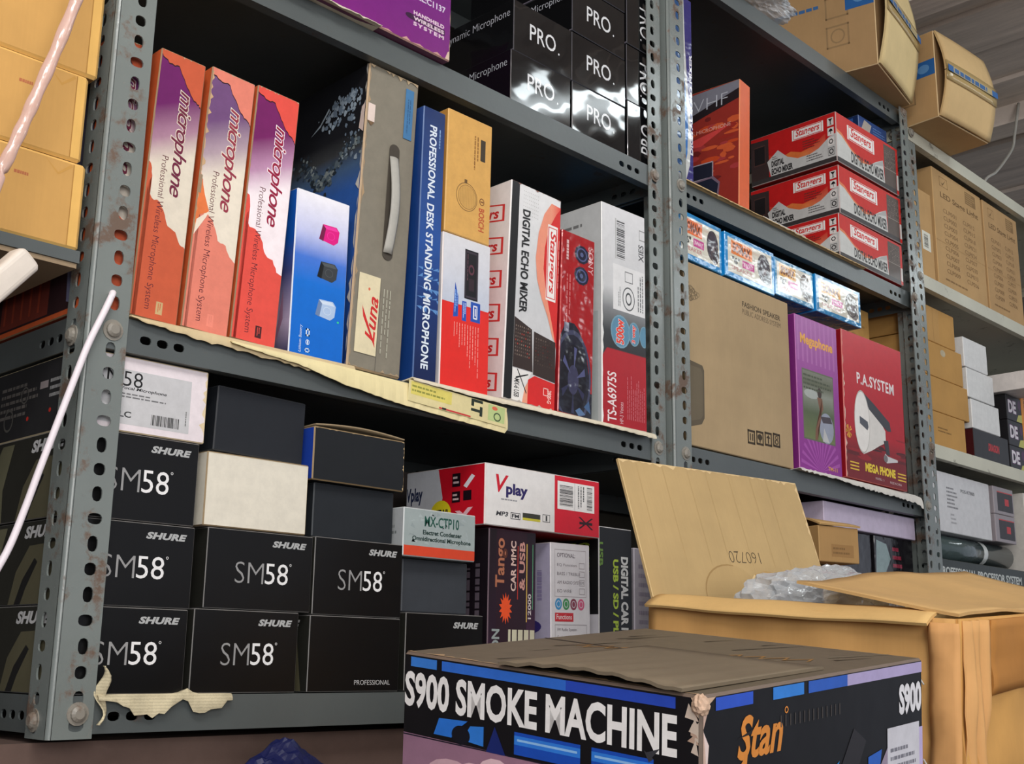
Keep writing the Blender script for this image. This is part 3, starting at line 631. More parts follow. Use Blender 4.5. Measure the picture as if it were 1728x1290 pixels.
# cardboard liner along the middle shelf
CARD = (206, 186, 146)
def liner(name, label, prof, z_in, mat='cardboard', col=CARD, y0=-0.0035, yb=0.030, th=0.0014, seed=0, amp=0.0015, cat='liner', z_shelf=None):
    """sheet lying on the shelf and hanging over its front edge; prof: (x, ztop, zlow)"""
    r = random.Random(seed); m_ = MB(); xs = [p[0] for p in prof]; n = max(12, int((xs[-1] - xs[0]) / 0.006))
    def ev(x, k):
        for a, c in zip(prof, prof[1:]):
            if a[0] <= x <= c[0]: t = (x - a[0]) / max(c[0] - a[0], 1e-6); return a[k] + (c[k] - a[k]) * t
        return prof[-1][k]
    jag = [r.uniform(-amp, amp) for _ in range(n + 1)]; wav = [r.uniform(-0.0008, 0.0008) for _ in range(n + 1)]
    def fn(s_, t_):
        i = min(n, int(round(s_ * n))); x = xs[0] + (xs[-1] - xs[0]) * s_; zt = ev(x, 1); zl = ev(x, 2) + jag[i]
        if t_ < 0.34: return (x, yb + (y0 - yb) * (t_ / 0.34), z_in + (zt - z_in) * (t_ / 0.34) ** 2)
        k = (t_ - 0.34) / 0.66; return (x, y0 - 0.003 * math.sin(k * PI * 0.6) + wav[i] * k, zt + (zl - zt) * k)
    m_.sheet(fn, n, 9, th); o = m_.build(name, mat, None, col)
    for p in o.data.polygons: p.use_smooth = False
    return tag(o, label, cat)
liner('cardboard_liner', 'worn tan cardboard strip under the microphone boxes, hanging over the shelf edge', [(0.043, 0.3930, 0.3905), (0.12, 0.3935, 0.3830), (0.24, 0.3935, 0.3780), (0.322, 0.3935, 0.3745)], 0.3916)
o = liner('folded_box_sleeve', 'yellowed flattened box sleeve with faded print hanging over the middle shelf edge', [(0.155, 0.3895, 0.3865), (0.24, 0.389, 0.3800), (0.30, 0.389, 0.3690), (0.38, 0.387, 0.3600), (0.47, 0.3855, 0.3545), (0.560, 0.383, 0.3500), (0.566, 0.382, 0.3560)], 0.3908, 'cardboard', (232, 218, 168), y0=-0.0075, amp=0.0004, th=0.0012, cat='cardboard sleeve')
pr = Box(0.165, 0.0006, 0.0255, (228, 214, 160), 'paper', r=0.0001)
pr.rect('front', 0.02, 0.35, 0.42, 0.95, (226, 212, 110)); pr.dashes('front', 0.03, 0.45, 0.38, 0.85, 2, (150, 150, 70)); pr.rect('front', 0.80, 0.15, 0.98, 0.95, (190, 206, 140))
pr.text('front', 'LT', 0.62, 0.2, 0.74, 0.98, (40, 50, 40), -90, off=0.05); pr.ring('front', 0.90, 0.4, 0.04, 0.22, 0.3, (70, 90, 60)); pr.ell('front', 0.87, 0.8, 0.03, 0.1, (220, 110, 80))
pr.rect('front', 0.30, 0.02, 0.62, 0.10, (206, 60, 60)); pr.rect('front', 0.33, 0.02, 0.37, 0.12, (40, 40, 40))
q_ = pr.build('printed_panel', (0.396, -0.0125, 0.3655), 0, 0, parent=o, rot=(0, math.radians(3.0), 0))
liner('cardboard_liner', 'white corrugated cardboard edge under the mixer and car speaker boxes', [(0.403, 0.3945, 0.3905), (0.50, 0.3935, 0.3870), (0.62, 0.3935, 0.3865), (0.76, 0.3935, 0.3880), (0.872, 0.3935, 0.3860)], 0.3918, 'cardboard', (222, 212, 188), y0=-0.0115, amp=0.0005, seed=3)

# ------------------------------------------------------------------ bottom shelf, left rack: black microphone boxes
BLK = (9, 9, 10)
def sm58(p, seed, label, word=True, prof=False, brand=True, side=True, w_=None, upper='SHURE', group='small black microphone boxes on the bottom shelf'):
    x, y, z, w, d, h, yaw, lean = p
    b = Box(w, d, h, BLK, 'satin', edge=(120, 118, 116), r=0.0008, seed=seed, faces={'left': (40, 40, 36)})
    if brand: b.text('front', 'SHURE', 0.60, 0.815, 0.935, 0.90, (176, 178, 178), 0, off=0.05, shear=0.25, spacing=1.05, outline=((70, 70, 72), 0.015))
    if word:
        b.text('front', 'SM', 0.265, 0.33, 0.53, 0.60, (150, 150, 150), 0, off=-0.014)
        b.text('front', '58', 0.545, 0.335, 0.765, 0.605, (236, 236, 236), 0, off=-0.002); b.ring('front', 0.785, 0.60, 0.011, 0.018, 0.45, (200, 200, 200), n=10)
    if prof: b.text('front', 'PROFESSIONAL', 0.50, 0.09, 0.90, 0.155, (206, 206, 206), 0, off=-0.005)
    if side:
        b.text('left', 'SHURE', 0.60, 0.79, 0.92, 0.94, (196, 196, 196), 0, off=0.05, shear=0.25)
        b.poly('left', [(0.1, 0), (0.16, 0.5), (0.3, 0.95), (0.42, 0.95), (0.34, 0.4), (0.36, 0)], (104, 102, 80)); b.poly('left', [(0.5, 0), (0.55, 0.4), (0.66, 0.7), (0.9, 0.72), (0.95, 0)], (92, 88, 68)); b.poly('left', [(0.56, 0.0), (0.62, 0.3), (0.72, 0.55), (0.75, 0.5), (0.66, 0.2), (0.62, 0)], (28, 28, 30))
    return b.build('microphone_carton', (x, y, z), yaw, lean, label, 'box', group)
def plain(p, col, label, name='storage_box', mat='paper', cat='box', **k):
    x, y, z, w, d, h, yaw, lean = p; b = Box(w, d, h, col, mat, **k); return b, (name, (x, y, z), yaw, lean, label, cat)
sm58((0.0045, 0.0040, ZB, 0.131, 0.22, 0.0795, 0, 0), 21, 'black SM58 microphone box at the bottom left corner, beside the rusty post')
sm58((0.0060, 0.0080, ZB + 0.0805, 0.133, 0.22, 0.0800, 0, 0), 22, 'black SM58 box second from the bottom beside the rusty post')
sm58((0.0040, 0.0080, ZB + 0.1615, 0.133, 0.22, 0.0835, 0, 0), 23, 'black SM58 box third from the bottom beside the rusty post, under the white-labelled box')
sm58((0.1430, 0.0050, ZB, 0.1255, 0.22, 0.0815, -0.3, 0), 24, 'black SM58 box on the bottom row, second from the rusty post')
sm58((0.1540, 0.0080, ZB + 0.0825, 0.1310, 0.22, 0.0805, 0, 0), 25, 'black SM58 box directly under the plain cream-white box', side=False)
sm58((0.2840, 0.0050, ZB, 0.1270, 0.22, 0.0800, 0, 0), 26, 'black box marked PROFESSIONAL on the bottom row', word=False, prof=True, brand=False)
sm58((0.2880, 0.0080, ZB + 0.0810, 0.1260, 0.22, 0.0835, 0.2, 0), 27, 'black SM58 box third column, standing on the box marked PROFESSIONAL', side=False)
sm58((0.4290, 0.0160, ZB, 0.1260, 0.22, 0.0885, 0, 0), 28, 'black box on the bottom shelf partly hidden by the smoke machine carton', word=False)
# white-labelled box
b = Box(0.136, 0.22, 0.0750, (232, 222, 226), 'paper', edge=(226, 206, 168), faces={'left': (40, 40, 42), 'right': (60, 60, 60)}, seed=30)
b.rect('front', 0.06, 0.10, 0.86, 0.82, (198, 198, 200)); b.worn('front', 'right', 0.03, (226, 206, 168), 20)
b.text('front', 'SM58', 0.10, 0.60, 0.46, 0.80, (30, 30, 32), 0, off=-0.005); b.text('front', 'Cardioid Vocal Microphone', 0.10, 0.545, 0.66, 0.60, (50, 50, 52), 0, off=0.02, shear=0.2)
b.dashes('front', 0.20, 0.44, 0.70, 0.52, 2, (110, 110, 112)); b.text('front', 'SM58-LC', 0.08, 0.19, 0.39, 0.27, (40, 40, 42), 0, off=0.02)
b.barcode('front', 0.55, 0.14, 0.78, 0.28, (50, 50, 50)); b.dashes('front', 0.82, 0.20, 0.84, 0.5, 1, (120, 120, 120), 90)
b.dashes('left', 0.70, 0.45, 0.85, 0.75, 3, (150, 150, 150)); b.rect('left', 0.60, 0.62, 0.68, 0.72, (150, 140, 140)); b.dashes('left', 0.2, 0.3, 0.6, 0.8, 5, (100, 96, 92)); b.ell('left', 0.72, 0.3, 0.012, 0.03, (190, 50, 40)); b.ell('left', 0.5, 0.26, 0.012, 0.03, (190, 50, 40))
b.ring('left', 0.3, 0.3, 0.05, 0.16, 0.2, (90, 88, 84)); b.ring('left', 0.45, 0.6, 0.04, 0.12, 0.2, (90, 88, 84))
b.build('microphone_carton', (0.0060, 0.0080, ZB + 0.2460), 0, 0, 'box with white barcode label, topmost of the stack beside the rusty post', 'box', None)
b, a = plain((0.1590, 0.018, ZB + 0.2415, 0.113, 0.22, 0.0690, 0, 1.2), (32, 35, 41), 'plain black box on top of the plain cream-white box', seed=31, edge=(60, 62, 66)); b.build(*a[:2], a[2], a[3], a[4], a[5])
b, a = plain((0.1470, 0.0080, ZB + 0.1640, 0.127, 0.22, 0.0762, -0.3, 0), (226, 220, 204), 'plain cream-white box end between black boxes', seed=32, edge=(150, 130, 100), name='cream_box')
b.frame_rect('front', 0.0, 0.0, 1, 1, 0.012, 0.02, (206, 194, 170)); b.build(*a[:2], a[2], a[3], a[4], a[5])
b, a = plain((0.2915, 0.0200, ZB + 0.1655, 0.116, 0.22, 0.0600, 0, 0), (34, 38, 43), 'plain dark grey box under the open blue-sided black box', seed=33, edge=(70, 74, 78)); b.build(*a[:2], a[2], a[3], a[4], a[5])
root = empty('blue_sided_box', (0.2800, 0.0090, ZB + 0.2262)); tag(root, 'open black-ended box with blue side and frayed brown edges', 'box')
b = Box(0.133, 0.22, 0.0600, (26, 29, 33), 'paper', edge=(150, 128, 96), faces={'left': (30, 66, 168), 'top': (52, 54, 60)}, seed=34, r=0.0014)
b.worn('front', 'top', 0.02, (190, 166, 128), 44); b.worn('front', 'right', 0.014, (190, 166, 128), 34); b.dashes('left', 0.5, 0.30, 0.9, 0.42, 1, (150, 170, 220)); b.build('body', (0, 0, 0), parent=root)
MB().sheet(lambda s_, t_: (0.0015 + 0.130 * s_, 0.0 + 0.028 * t_, 0.0612 + (0.004 * math.sin(s_ * PI) + 0.001) * (1 - t_)), 14, 4, 0.0014).build('flap', 'cardboard', root, (150, 132, 104))
# grey box with condenser microphone box on top
b, a = plain((0.4300, 0.0260, ZB + 0.0895, 0.1060, 0.20, 0.0620, 0, 0), (58, 62, 68), 'plain slate grey box under the silver and orange microphone box', seed=35, edge=(80, 84, 90)); b.build(*a[:2], a[2], a[3], a[4], a[5])
b = Box(0.1175, 0.18, 0.0570, (160, 172, 172), 'satin', edge=(200, 205, 205), faces={'left': (176, 180, 182), 'top': (120, 128, 128)}, seed=36)
rr = random.Random(9)
for k in range(40):
    u, v = rr.uniform(0.02, 0.9), rr.uniform(0.28, 0.9); b.poly('front', [(u, v), (u + rr.uniform(.03, .09), v + rr.uniform(-.05, .05)), (u + rr.uniform(.0, .06), v + rr.uniform(.04, .09))], rr.choice(((172, 184, 184), (150, 162, 163), (166, 178, 180))), lay=False)
b.rect('front', 0, 0, 1, 0.225, (216, 74, 48)); b.text('front', 'MX-CTP10', 0.28, 0.64, 0.76, 0.86, (34, 84, 72), 0, off=0.02)
b.text('front', 'Electret Condenser', 0.26, 0.47, 0.80, 0.57, (30, 56, 52), 0, off=0.03); b.text('front', 'Omnidirectional Microphone', 0.12, 0.31, 0.93, 0.43, (30, 56, 52), 0, off=0.03)
b.dashes('left', 0.5, 0.3, 0.95, 0.8, 4, (120, 126, 126))
b.build('condenser_microphone_box', (0.4135, 0.0080, ZB + 0.1525), 0, 0, 'silver and orange MX-CTP10 microphone box')
# Vplay radio box
b = Box(0.2225, 0.150, 0.0785, (232, 230, 228), 'satin', edge=(222, 214, 210), faces={'left': (206, 22, 40), 'top': (190, 186, 186), 'bottom': (196, 20, 36)}, seed=37)
b.rect('front', 0.585, 0.0, 1, 1, (212, 24, 46)); b.text('front', 'V', 0.085, 0.55, 0.19, 0.84, (204, 22, 44), 0, off=0.02, shear=0.25)
b.text('front', 'play', 0.17, 0.48, 0.35, 0.72, (44, 34, 96), 0, off=0.04); b.dashes('front', 0.13, 0.42, 0.33, 0.47, 1, (150, 150, 155))
b.text('front', 'MP3', 0.09, 0.17, 0.19, 0.245, (60, 60, 66), 0, off=0.03, shear=0.2); b.frame_rect('front', 0.21, 0.14, 0.29, 0.25, 0.004, 0.012, (60, 60, 66)); b.text('front', 'FM', 0.22, 0.165, 0.28, 0.225, (60, 60, 66), 0, off=0.03)
b.rect('front', 0.31, 0.19, 0.46, 0.27, (60, 60, 50)); b.rect('front', 0.31, 0.15, 0.46, 0.19, (206, 196, 60)); b.frame_rect('front', 0.48, 0.16, 0.545, 0.29, 0.004, 0.012, (110, 110, 110)); b.rect('front', 0.507, 0.18, 0.52, 0.27, (40, 40, 40))
b.rect('front', 0.61, 0.42, 0.95, 0.90, (238, 236, 234)); b.barcode('front', 0.63, 0.48, 0.75, 0.84, vert=False); b.rect('front', 0.765, 0.42, 0.769, 0.9, (180, 180, 180)); b.barcode('front', 0.88, 0.46, 0.93, 0.86, vert=False, seed=8); b.dashes('front', 0.79, 0.46, 0.86, 0.86, 3, (90, 90, 90), -90)
for a_, c_ in (((0.80, 0.13), (0.94, 0.33)), ((0.94, 0.13), (0.80, 0.33))): b.poly('front', [(a_[0], a_[1]), (a_[0] + (0.02 if a_[0] < 0.9 else -0.02), a_[1]), (c_[0], c_[1]), (c_[0] - (0.02 if a_[0] < 0.9 else -0.02), c_[1])], (50, 10, 20))
b.rect('front', 0.81, 0.205, 0.93, 0.25, (50, 10, 20))
# left face art: white back half, red front half
b.poly('left', [(0, 0), (0, 1), (0.42, 1), (0.48, 0.5), (0.42, 0)], (200, 202, 208)); b.text('left', 'Vplay', 0.0, 0.42, 0.22, 0.72, (40, 50, 80), 0, off=0.04); b.dashes('left', 0.02, 0.12, 0.30, 0.34, 3, (120, 122, 130))
b.ell('left', 0.46, 0.24, 0.13, 0.22, (232, 214, 40)); b.text('left', 'NEW!', 0.37, 0.17, 0.55, 0.31, (40, 34, 30), 0, off=0.04)
b.rect('left', 0.60, 0.66, 0.70, 0.88, (30, 16, 24)); b.rect('left', 0.60, 0.40, 0.70, 0.58, (30, 16, 24)); b.rect('left', 0.74, 0.42, 0.84, 0.58, (30, 16, 24)); b.dashes('left', 0.61, 0.42, 0.69, 0.56, 2, (230, 200, 200)); b.dashes('left', 0.61, 0.69, 0.69, 0.85, 2, (230, 200, 200)); b.poly('left', [(0.74, 0.66), (0.84, 0.84), (0.88, 0.80), (0.78, 0.62)], (236, 230, 236))
b.poly('left', [(0.62, 0.02), (0.68, 0.02), (0.86, 0.30), (0.80, 0.30)], (240, 190, 200)); b.poly('left', [(0.84, 0.02), (0.90, 0.02), (0.70, 0.26), (0.64, 0.26)], (240, 190, 200))
b.worn('front', 'left', 0.012, (240, 225, 222), 20)
b.build('car_radio_box', (0.5470, 0.0090, 0.2350), -0.3, 0, 'white and red car radio box lying flat on the upright car radio boxes')
# upright Tango box
b = Box(0.0870, 0.21, 0.1985, (44, 24, 36), 'satin', edge=(80, 50, 66), faces={'left': (26, 20, 26), 'top': (40, 30, 40)}, seed=38)
b.gradn('front', 0.80, 1, [(0, (96, 50, 84)), (0.4, (60, 30, 56)), (1, (30, 20, 30))]); b.gradn('front', 0.0, 0.16, [(0, (84, 44, 76)), (0.35, (44, 26, 42)), (1, (30, 22, 28))])
b.text('front', 'Tango', 0.14, 0.63, 0.38, 0.94, (176, 112, 84), 90, off=0.02, outline=((90, 50, 40), 0.02)); b.text('front', 'CAR MMC', 0.46, 0.61, 0.57, 0.93, (216, 186, 176), 90, off=0.03); b.text('front', '& USB', 0.64, 0.62, 0.76, 0.93, (204, 150, 140), 90, off=0.03)
b.rect('front', 0.60, 0.56, 0.615, 0.9, (190, 60, 50)); b.rect('front', 0.79, 0.42, 0.81, 0.92, (216, 180, 90)); b.text('front', '12000', 0.83, 0.44, 0.90, 0.60, (210, 200, 200), 90, off=0.02); b.rect('front', 0.92, 0.5, 0.935, 0.92, (90, 160, 120))
st = []
for k in range(28): a_ = 2 * PI * k / 28; rv = 1.0 if k % 2 else 0.6; st.append((0.36 + 0.14 * rv * math.cos(a_), 0.50 + 0.10 * rv * math.sin(a_)))
b.poly('front', st, (232, 84, 40))
for k in range(4): b.rect('front', 0.50 + 0.125 * k, 0.02, 0.60 + 0.125 * k, 0.37, (206, 202, 176))
b.rect('front', 0.42, 0.02, 0.47, 0.37, (206, 202, 176)); b.text('front', 'NATION', 0.08, 0.03, 0.24, 0.37, (150, 160, 160), 90, off=0.03)
b.ring('left', 0.6, 0.45, 0.18, 0.12, 0.2, (60, 40, 50)); b.dashes('left', 0.7, 0.2, 0.95, 0.8, 3, (90, 80, 90), 90)
b.build('car_player_box', (0.5610, 0.0140, ZB), 0, 0, 'dark purple upright car player box with orange starburst')
# white OPTIONAL box
b = Box(0.0800, 0.21, 0.1895, (226, 224, 228), 'satin', edge=(236, 232, 236), faces={'left': (186, 180, 206)}, seed=39)
b.frame_rect('front', 0.10, 0.625, 0.90, 0.955, 0.008, 0.004, (170, 160, 166)); b.text('front', 'OPTIONAL:', 0.16, 0.90, 0.62, 0.93, (100, 90, 100), 0, off=0.01)
for k, t_ in enumerate(('EQ Function', 'BASS / TREBLE', 'AM RADIO SYSTEM', 'ISO WIRE')):
    v = 0.835 - 0.06 * k; b.text('front', t_, 0.16, v, 0.16 + 0.045 * len(t_), v + 0.022, (120, 112, 120)); b.frame_rect('front', 0.72, v - 0.01, 0.86, v + 0.033, 0.008, 0.004, (160, 150, 156))
for k, c_ in enumerate(((60, 150, 206), (70, 150, 90), (140, 60, 80), (216, 90, 130))): b.ell('front', 0.19 + 0.19 * k, 0.575, 0.085, 0.04, c_); b.ring('front', 0.19 + 0.19 * k, 0.575, 0.05, 0.024, 0.2, (225, 225, 235))
b.rect('front', 0.10, 0.455, 0.56, 0.515, (206, 40, 50)); b.text('front', 'Functions', 0.14, 0.47, 0.52, 0.505, (240, 230, 230), 0, off=0.01)
b.frame_rect('front', 0.10, 0.0, 0.90, 0.435, 0.008, 0.004, (170, 160, 166))
for k, t_ in enumerate(('FM Radio System', 'Seek and Preset scan', 'AMS Auto memory store', 'One-touch Memory')): b.text('front', t_, 0.16, 0.385 - 0.05 * k, 0.16 + 0.032 * len(t_), 0.41 - 0.05 * k, (120, 112, 120))
b.rect('left', 0.5, 0.0, 1, 0.25, (214, 210, 220)); b.ring('left', 0.75, 0.08, 0.2, 0.14, 0.18, (50, 46, 60)); b.ell('left', 0.8, 0.42, 0.12, 0.05, (60, 50, 120)); b.dashes('left', 0.6, 0.6, 0.95, 0.9, 4, (150, 140, 180), 90)
b.build('car_player_box', (0.6835, 0.0180, ZB), 0, -1.0, 'white upright box listing OPTIONAL functions with four coloured dots')
b = Box(0.0730, 0.21, 0.2195, (24, 24, 26), 'satin', edge=(214, 214, 214), faces={'left': (26, 26, 28)}, seed=40)
b.text('front', 'DIGITAL CAR MP3', 0.66, 0.25, 0.88, 0.82, (226, 228, 226), -90, off=0.05); b.text('front', 'USB / SD / PLAY', 0.42, 0.22, 0.58, 0.80, (186, 214, 60), -90, off=0.04)
b.text('left', 'SD MP3', 0.74, 0.70, 0.92, 0.90, (170, 200, 60), -90, off=0.03); b.rect('left', 0.8, 0.2, 1, 0.45, (216, 214, 220)); b.text('front', 'USB', 0.0, 0.75, 0.12, 0.90, (110, 150, 60), -90, off=0.03)
b.build('car_player_box', (0.7780, 0.0160, ZB), 0, 0, 'black upright digital car player box with white and lime lettering')
b, a = plain((0.745, 0.235, ZB, 0.155, 0.19, 0.31, 0, 0), (84, 82, 88), 'tall grey box behind the red and white radio box, against the post', seed=41, edge=(110, 106, 112)); b.ell('front', 0.8, 0.35, 0.3, 0.25, (100, 98, 106)); b.build(*a[:2], a[2], a[3], a[4], a[5])
b, a = plain((0.8560, 0.0160, ZB, 0.050, 0.19, 0.195, 0, 0), (168, 164, 174), 'pale grey box with faint print between black player box and the post', seed=42)
b.dashes('front', 0.2, 0.1, 0.9, 0.9, 12, (140, 134, 150)); b.build(*a[:2], a[2], a[3], a[4], a[5])
b, a = plain((0.400, 0.255, ZB, 0.335, 0.17, 0.30, 0, 0), (70, 62, 58), 'dark brown carton deep behind the condenser microphone box', seed=43); b.build(*a[:2], a[2], a[3], a[4], a[5])
# torn newspaper liner of the bottom shelf
NEWS = (216, 206, 172)
liner('newspaper_sheet', 'torn yellowed newspaper hanging over the bottom shelf edge under the black boxes', [(0.044, 0.0345, 0.0290), (0.060, 0.0345, 0.0265), (0.078, 0.0345, 0.0190), (0.10, 0.0345, 0.0120), (0.112, 0.0345, 0.0185), (0.128, 0.0350, 0.0300), (0.136, 0.0400, 0.0280), (0.145, 0.0345, 0.0180), (0.165, 0.0345, 0.0175), (0.186, 0.0345, 0.0300)], 0.0338, 'newsprint', NEWS, y0=-0.0035, amp=0.0026, seed=5, th=0.0006, cat='newspaper')
m_ = MB().sheet(lambda s_, t_: (0.0445 + 0.010 * s_ * math.sin(t_ * PI * 0.9 + 0.2) + 0.004 * math.sin(t_ * 9), -0.005 - 0.004 * math.sin(s_ * 3 + t_ * 7), 0.008 + 0.052 * t_), 5, 12, 0.0006)
tag(m_.build('paper_scrap', 'newsprint', None, (212, 204, 176)), 'crumpled yellowed paper scrap tucked beside the foot of the rusty post', 'paper')
# ------------------------------------------------------------------ top shelf, left rack
b = Box(0.298, 0.24, 0.20, (126, 36, 128), 'satin', edge=(178, 140, 130), faces={'left': (200, 190, 190), 'bottom': (110, 60, 90)}, seed=50, r=0.0015)
b.gradn('front', 0, 1, [(0, (122, 30, 122)), (0.5, (112, 30, 122)), (1, (100, 26, 116))])
b.text('front', 'MODEL:C1137', 0.715, 0.318, 0.965, 0.362, (216, 206, 226), 0, off=0.02)
b.ell('front', 0.77, 0.181, 0.03, 0.02, (50, 20, 54)); b.rect('front', 0.77, 0.162, 0.965, 0.200, (60, 24, 62))
for k, t_ in enumerate(('HANDHELD', 'WIRELESS', 'SYSTEM')): b.text('front', t_, 0.785, 0.205 - 0.038 * k, 0.960, 0.232 - 0.038 * k, (224, 200, 214), 0, off=0.045, spacing=1.1 + 0.25 * (k == 2))
b.worn('front', 'right', 0.008, (206, 170, 150), 20); b.worn('front', 'bottom', 0.02, (196, 150, 140), 40); b.poly('front', [(0.97, 0.0), (1, 0.0), (1, 0.07), (0.985, 0.06)], (214, 188, 166))
b.build('wireless_microphone_box', (0.1500, -0.0120, ZT), 0, 0, 'large purple wireless microphone system box on the top shelf, left of the glossy black boxes')
def pro_box(p, seed, label, rot=0):
    x, y, z, w, d, h, yaw, lean = p
    b = Box(w, d, h, (14, 14, 16), 'gloss', edge=(70, 70, 76), r=0.001, seed=seed)
    if rot == 0:
        b.text('front', 'PRO', 0.27, 0.36, 0.72, 0.68, (226, 228, 230), 0, off=0.004); b.ell('front', 0.775, 0.375, 0.012, 0.022, (226, 228, 230), n=10)
    elif rot == 90:
        b.text('front', 'PRO', 0.50, 0.20, 0.94, 0.72, (226, 228, 230), 90, off=0.004); b.ell('front', 0.90, 0.78, 0.02, 0.018, (226, 228, 230), n=10)
    else:
        b.text('front', 'PRO', 0.50, 0.26, 0.94, 0.80, (226, 228, 230), -90, off=0.004); b.ell('front', 0.54, 0.20, 0.02, 0.018, (226, 228, 230), n=10)
    b.text('left', 'Dynamic Microphone', 0.35, 0.66, 0.965, 0.86, (190, 192, 200), 0, off=-0.01); b.rect('left', 0, 0.0, 1, 0.03, (120, 112, 126))
    return b.build('glossy_microphone_box', (x, y, z), yaw, lean, label, 'box', 'glossy black microphone boxes on the top shelf')
pro_box((0.5790, 0.0060, ZT, 0.1240, 0.22, 0.0790, -0.4, 0), 51, 'glossy black PRO box, lowest in the column next to the purple box')
pro_box((0.5855, 0.0080, ZT + 0.0800, 0.1215, 0.22, 0.0790, -0.3, 0), 52, 'glossy black PRO box second up in the column next to the purple box')
pro_box((0.7090, 0.0070, ZT, 0.1240, 0.22, 0.0800, 0.3, 0), 53, 'glossy black PRO box, lowest in the middle column of glossy boxes')
pro_box((0.7090, 0.0080, ZT + 0.0810, 0.1245, 0.22, 0.0790, -0.4, 0), 54, 'glossy black PRO box, second up in the middle column')
pro_box((0.7085, 0.0070, ZT + 0.1610, 0.1250, 0.22, 0.0800, 0.2, 0), 55, 'glossy black PRO box, third up in the middle column')
pro_box((0.7090, 0.0070, ZT + 0.2420, 0.1250, 0.22, 0.0790, -0.2, 0), 56, 'glossy black PRO box topmost in the middle column, cut by the photo edge')
pro_box((0.8370, 0.0060, ZT, 0.0660, 0.22, 0.0950, 0, 0), 57, 'upended glossy black PRO box beside the paired posts, lettering reading upward', 90)
pro_box((0.8370, 0.0070, ZT + 0.0960, 0.0660, 0.22, 0.0950, 0, 0), 58, 'upended glossy black PRO box beside the paired posts, middle one reading downward', -90)
pro_box((0.8370, 0.0060, ZT + 0.1920, 0.0660, 0.22, 0.0950, 0, 0), 59, 'upended glossy black PRO box beside the paired posts, topmost and cut by the photo edge', -90)
b = Box(0.10, 0.10, 0.33, (150, 146, 120), 'paper', seed=60); b.build('storage_box', (0.475, 0.31, ZT), 0, 0, 'olive beige block standing in for the lit back wall between the purple and glossy boxes')  # added block, coloured as the lit back wall showing through the gap
liner('cardboard_liner', 'pale cardboard strip sticking out under the purple box on the top shelf', [(0.150, 0.8205, 0.8150), (0.30, 0.8205, 0.8175), (0.33, 0.8200, 0.8190)], 0.8187, y0=-0.0155, col=(206, 198, 176), seed=4, th=0.0006)

# ------------------------------------------------------------------ middle shelf, right rack
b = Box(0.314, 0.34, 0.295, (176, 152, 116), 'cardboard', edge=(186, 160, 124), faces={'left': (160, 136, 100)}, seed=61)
b.text('front', 'FASHION SPEAKER', 0.53, 0.868, 0.915, 0.90, (92, 78, 60), 0, off=0.02); b.text('front', 'PUBLIC ADDRESS SYSTEM', 0.53, 0.825, 0.915, 0.855, (112, 96, 76), 0)
rr = random.Random(2)
for k in range(26):
    a_ = rr.uniform(0, 6.28); rad = rr.uniform(0.2, 1); b.ring('front', 0.065 + 0.06 * rad * math.cos(a_), 0.845 + 0.05 * rad * math.sin(a_), 0.014, 0.014, 0.25, (122, 106, 82), n=8)
b.poly('front', [(0.0, 0.09), (0.13, 0.125), (0.155, 0.16), (0.16, 0.42), (0.145, 0.445), (0.04, 0.455), (0.0, 0.45)], (98, 88, 72)); b.poly('front', [(0.0, 0.12), (0.12, 0.15), (0.14, 0.17), (0.145, 0.40), (0.13, 0.425), (0.0, 0.43)], (108, 98, 80))
for k in range(4):
    u = 0.545 + 0.083 * k; b.frame_rect('front', u, 0.085 + 0.006 * k, u + 0.07, 0.165 + 0.006 * k, 0.010, 0.012, (66, 56, 44)); v = 0.085 + 0.006 * k
    if k == 0: b.poly('front', [(u + .02, v + .02), (u + .03, v + .02), (u + .03, v + .06), (u + .02, v + .06)], (66, 56, 44)); b.rect('front', u + .042, v + .02, u + .052, v + .06, (66, 56, 44))
    elif k == 1: b.ell('front', u + .035, v + .045, .022, .018, (66, 56, 44)); b.rect('front', u + .03, v + .015, u + .04, v + .05, (66, 56, 44))
    elif k == 2: b.poly('front', [(u + .015, v + .045), (u + .055, v + .045), (u + .035, v + .065)], (66, 56, 44)); b.rect('front', u + .03, v + .015, u + .04, v + .05, (66, 56, 44))
    else: b.ring('front', u + .035, v + .055, .015, .012, .4, (66, 56, 44)); b.ring('front', u + .035, v + .03, .018, .015, .4, (66, 56, 44))
b.build('fashion_speaker_carton', (0.9715, 0.0030, ZM), 0.6, 0, 'large plain cardboard speaker carton right of the paired posts')
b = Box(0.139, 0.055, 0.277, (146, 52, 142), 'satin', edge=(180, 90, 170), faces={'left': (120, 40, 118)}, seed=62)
b.gradn('front', 0, 1, [(0, (138, 44, 140)), (0.5, (150, 56, 150)), (1, (168, 92, 164))])
for k in range(13):
    a_ = PI * (0.06 + 0.88 * k / 12); a2 = a_ + 0.09; R1 = 0.42
    p1 = (0.5 + 1.1 * math.cos(a_) * R1, max(0, 0.02 + math.sin(a_) * R1 * 0.62)); p2 = (0.5 + 1.1 * math.cos(a2) * R1, max(0, 0.02 + math.sin(a2) * R1 * 0.62)); b.poly('front', [(0.5, 0.01), p1, p2], (166, 78, 168), lay=(k == 0))
for k in range(9): b.rect('front', 0.04 + 0.105 * k, 0.70, 0.075 + 0.105 * k, 0.99, (176, 102, 172), lay=(k == 0))
b.text('front', 'Megaphone', 0.11, 0.80, 0.88, 0.885, (232, 166, 66), 0, off=0.03, outline=((190, 110, 90), 0.02), skew=-0.0)
b.rect('front', 0.12, 0.20, 0.86, 0.655, (98, 104, 80)); b.gradn('front', 0.135, 0.845, [(0.21, (110, 122, 74)), (0.38, (84, 96, 66)), (0.5, (140, 144, 132)), (0.57, (96, 100, 78)), (0.645, (122, 124, 110))])
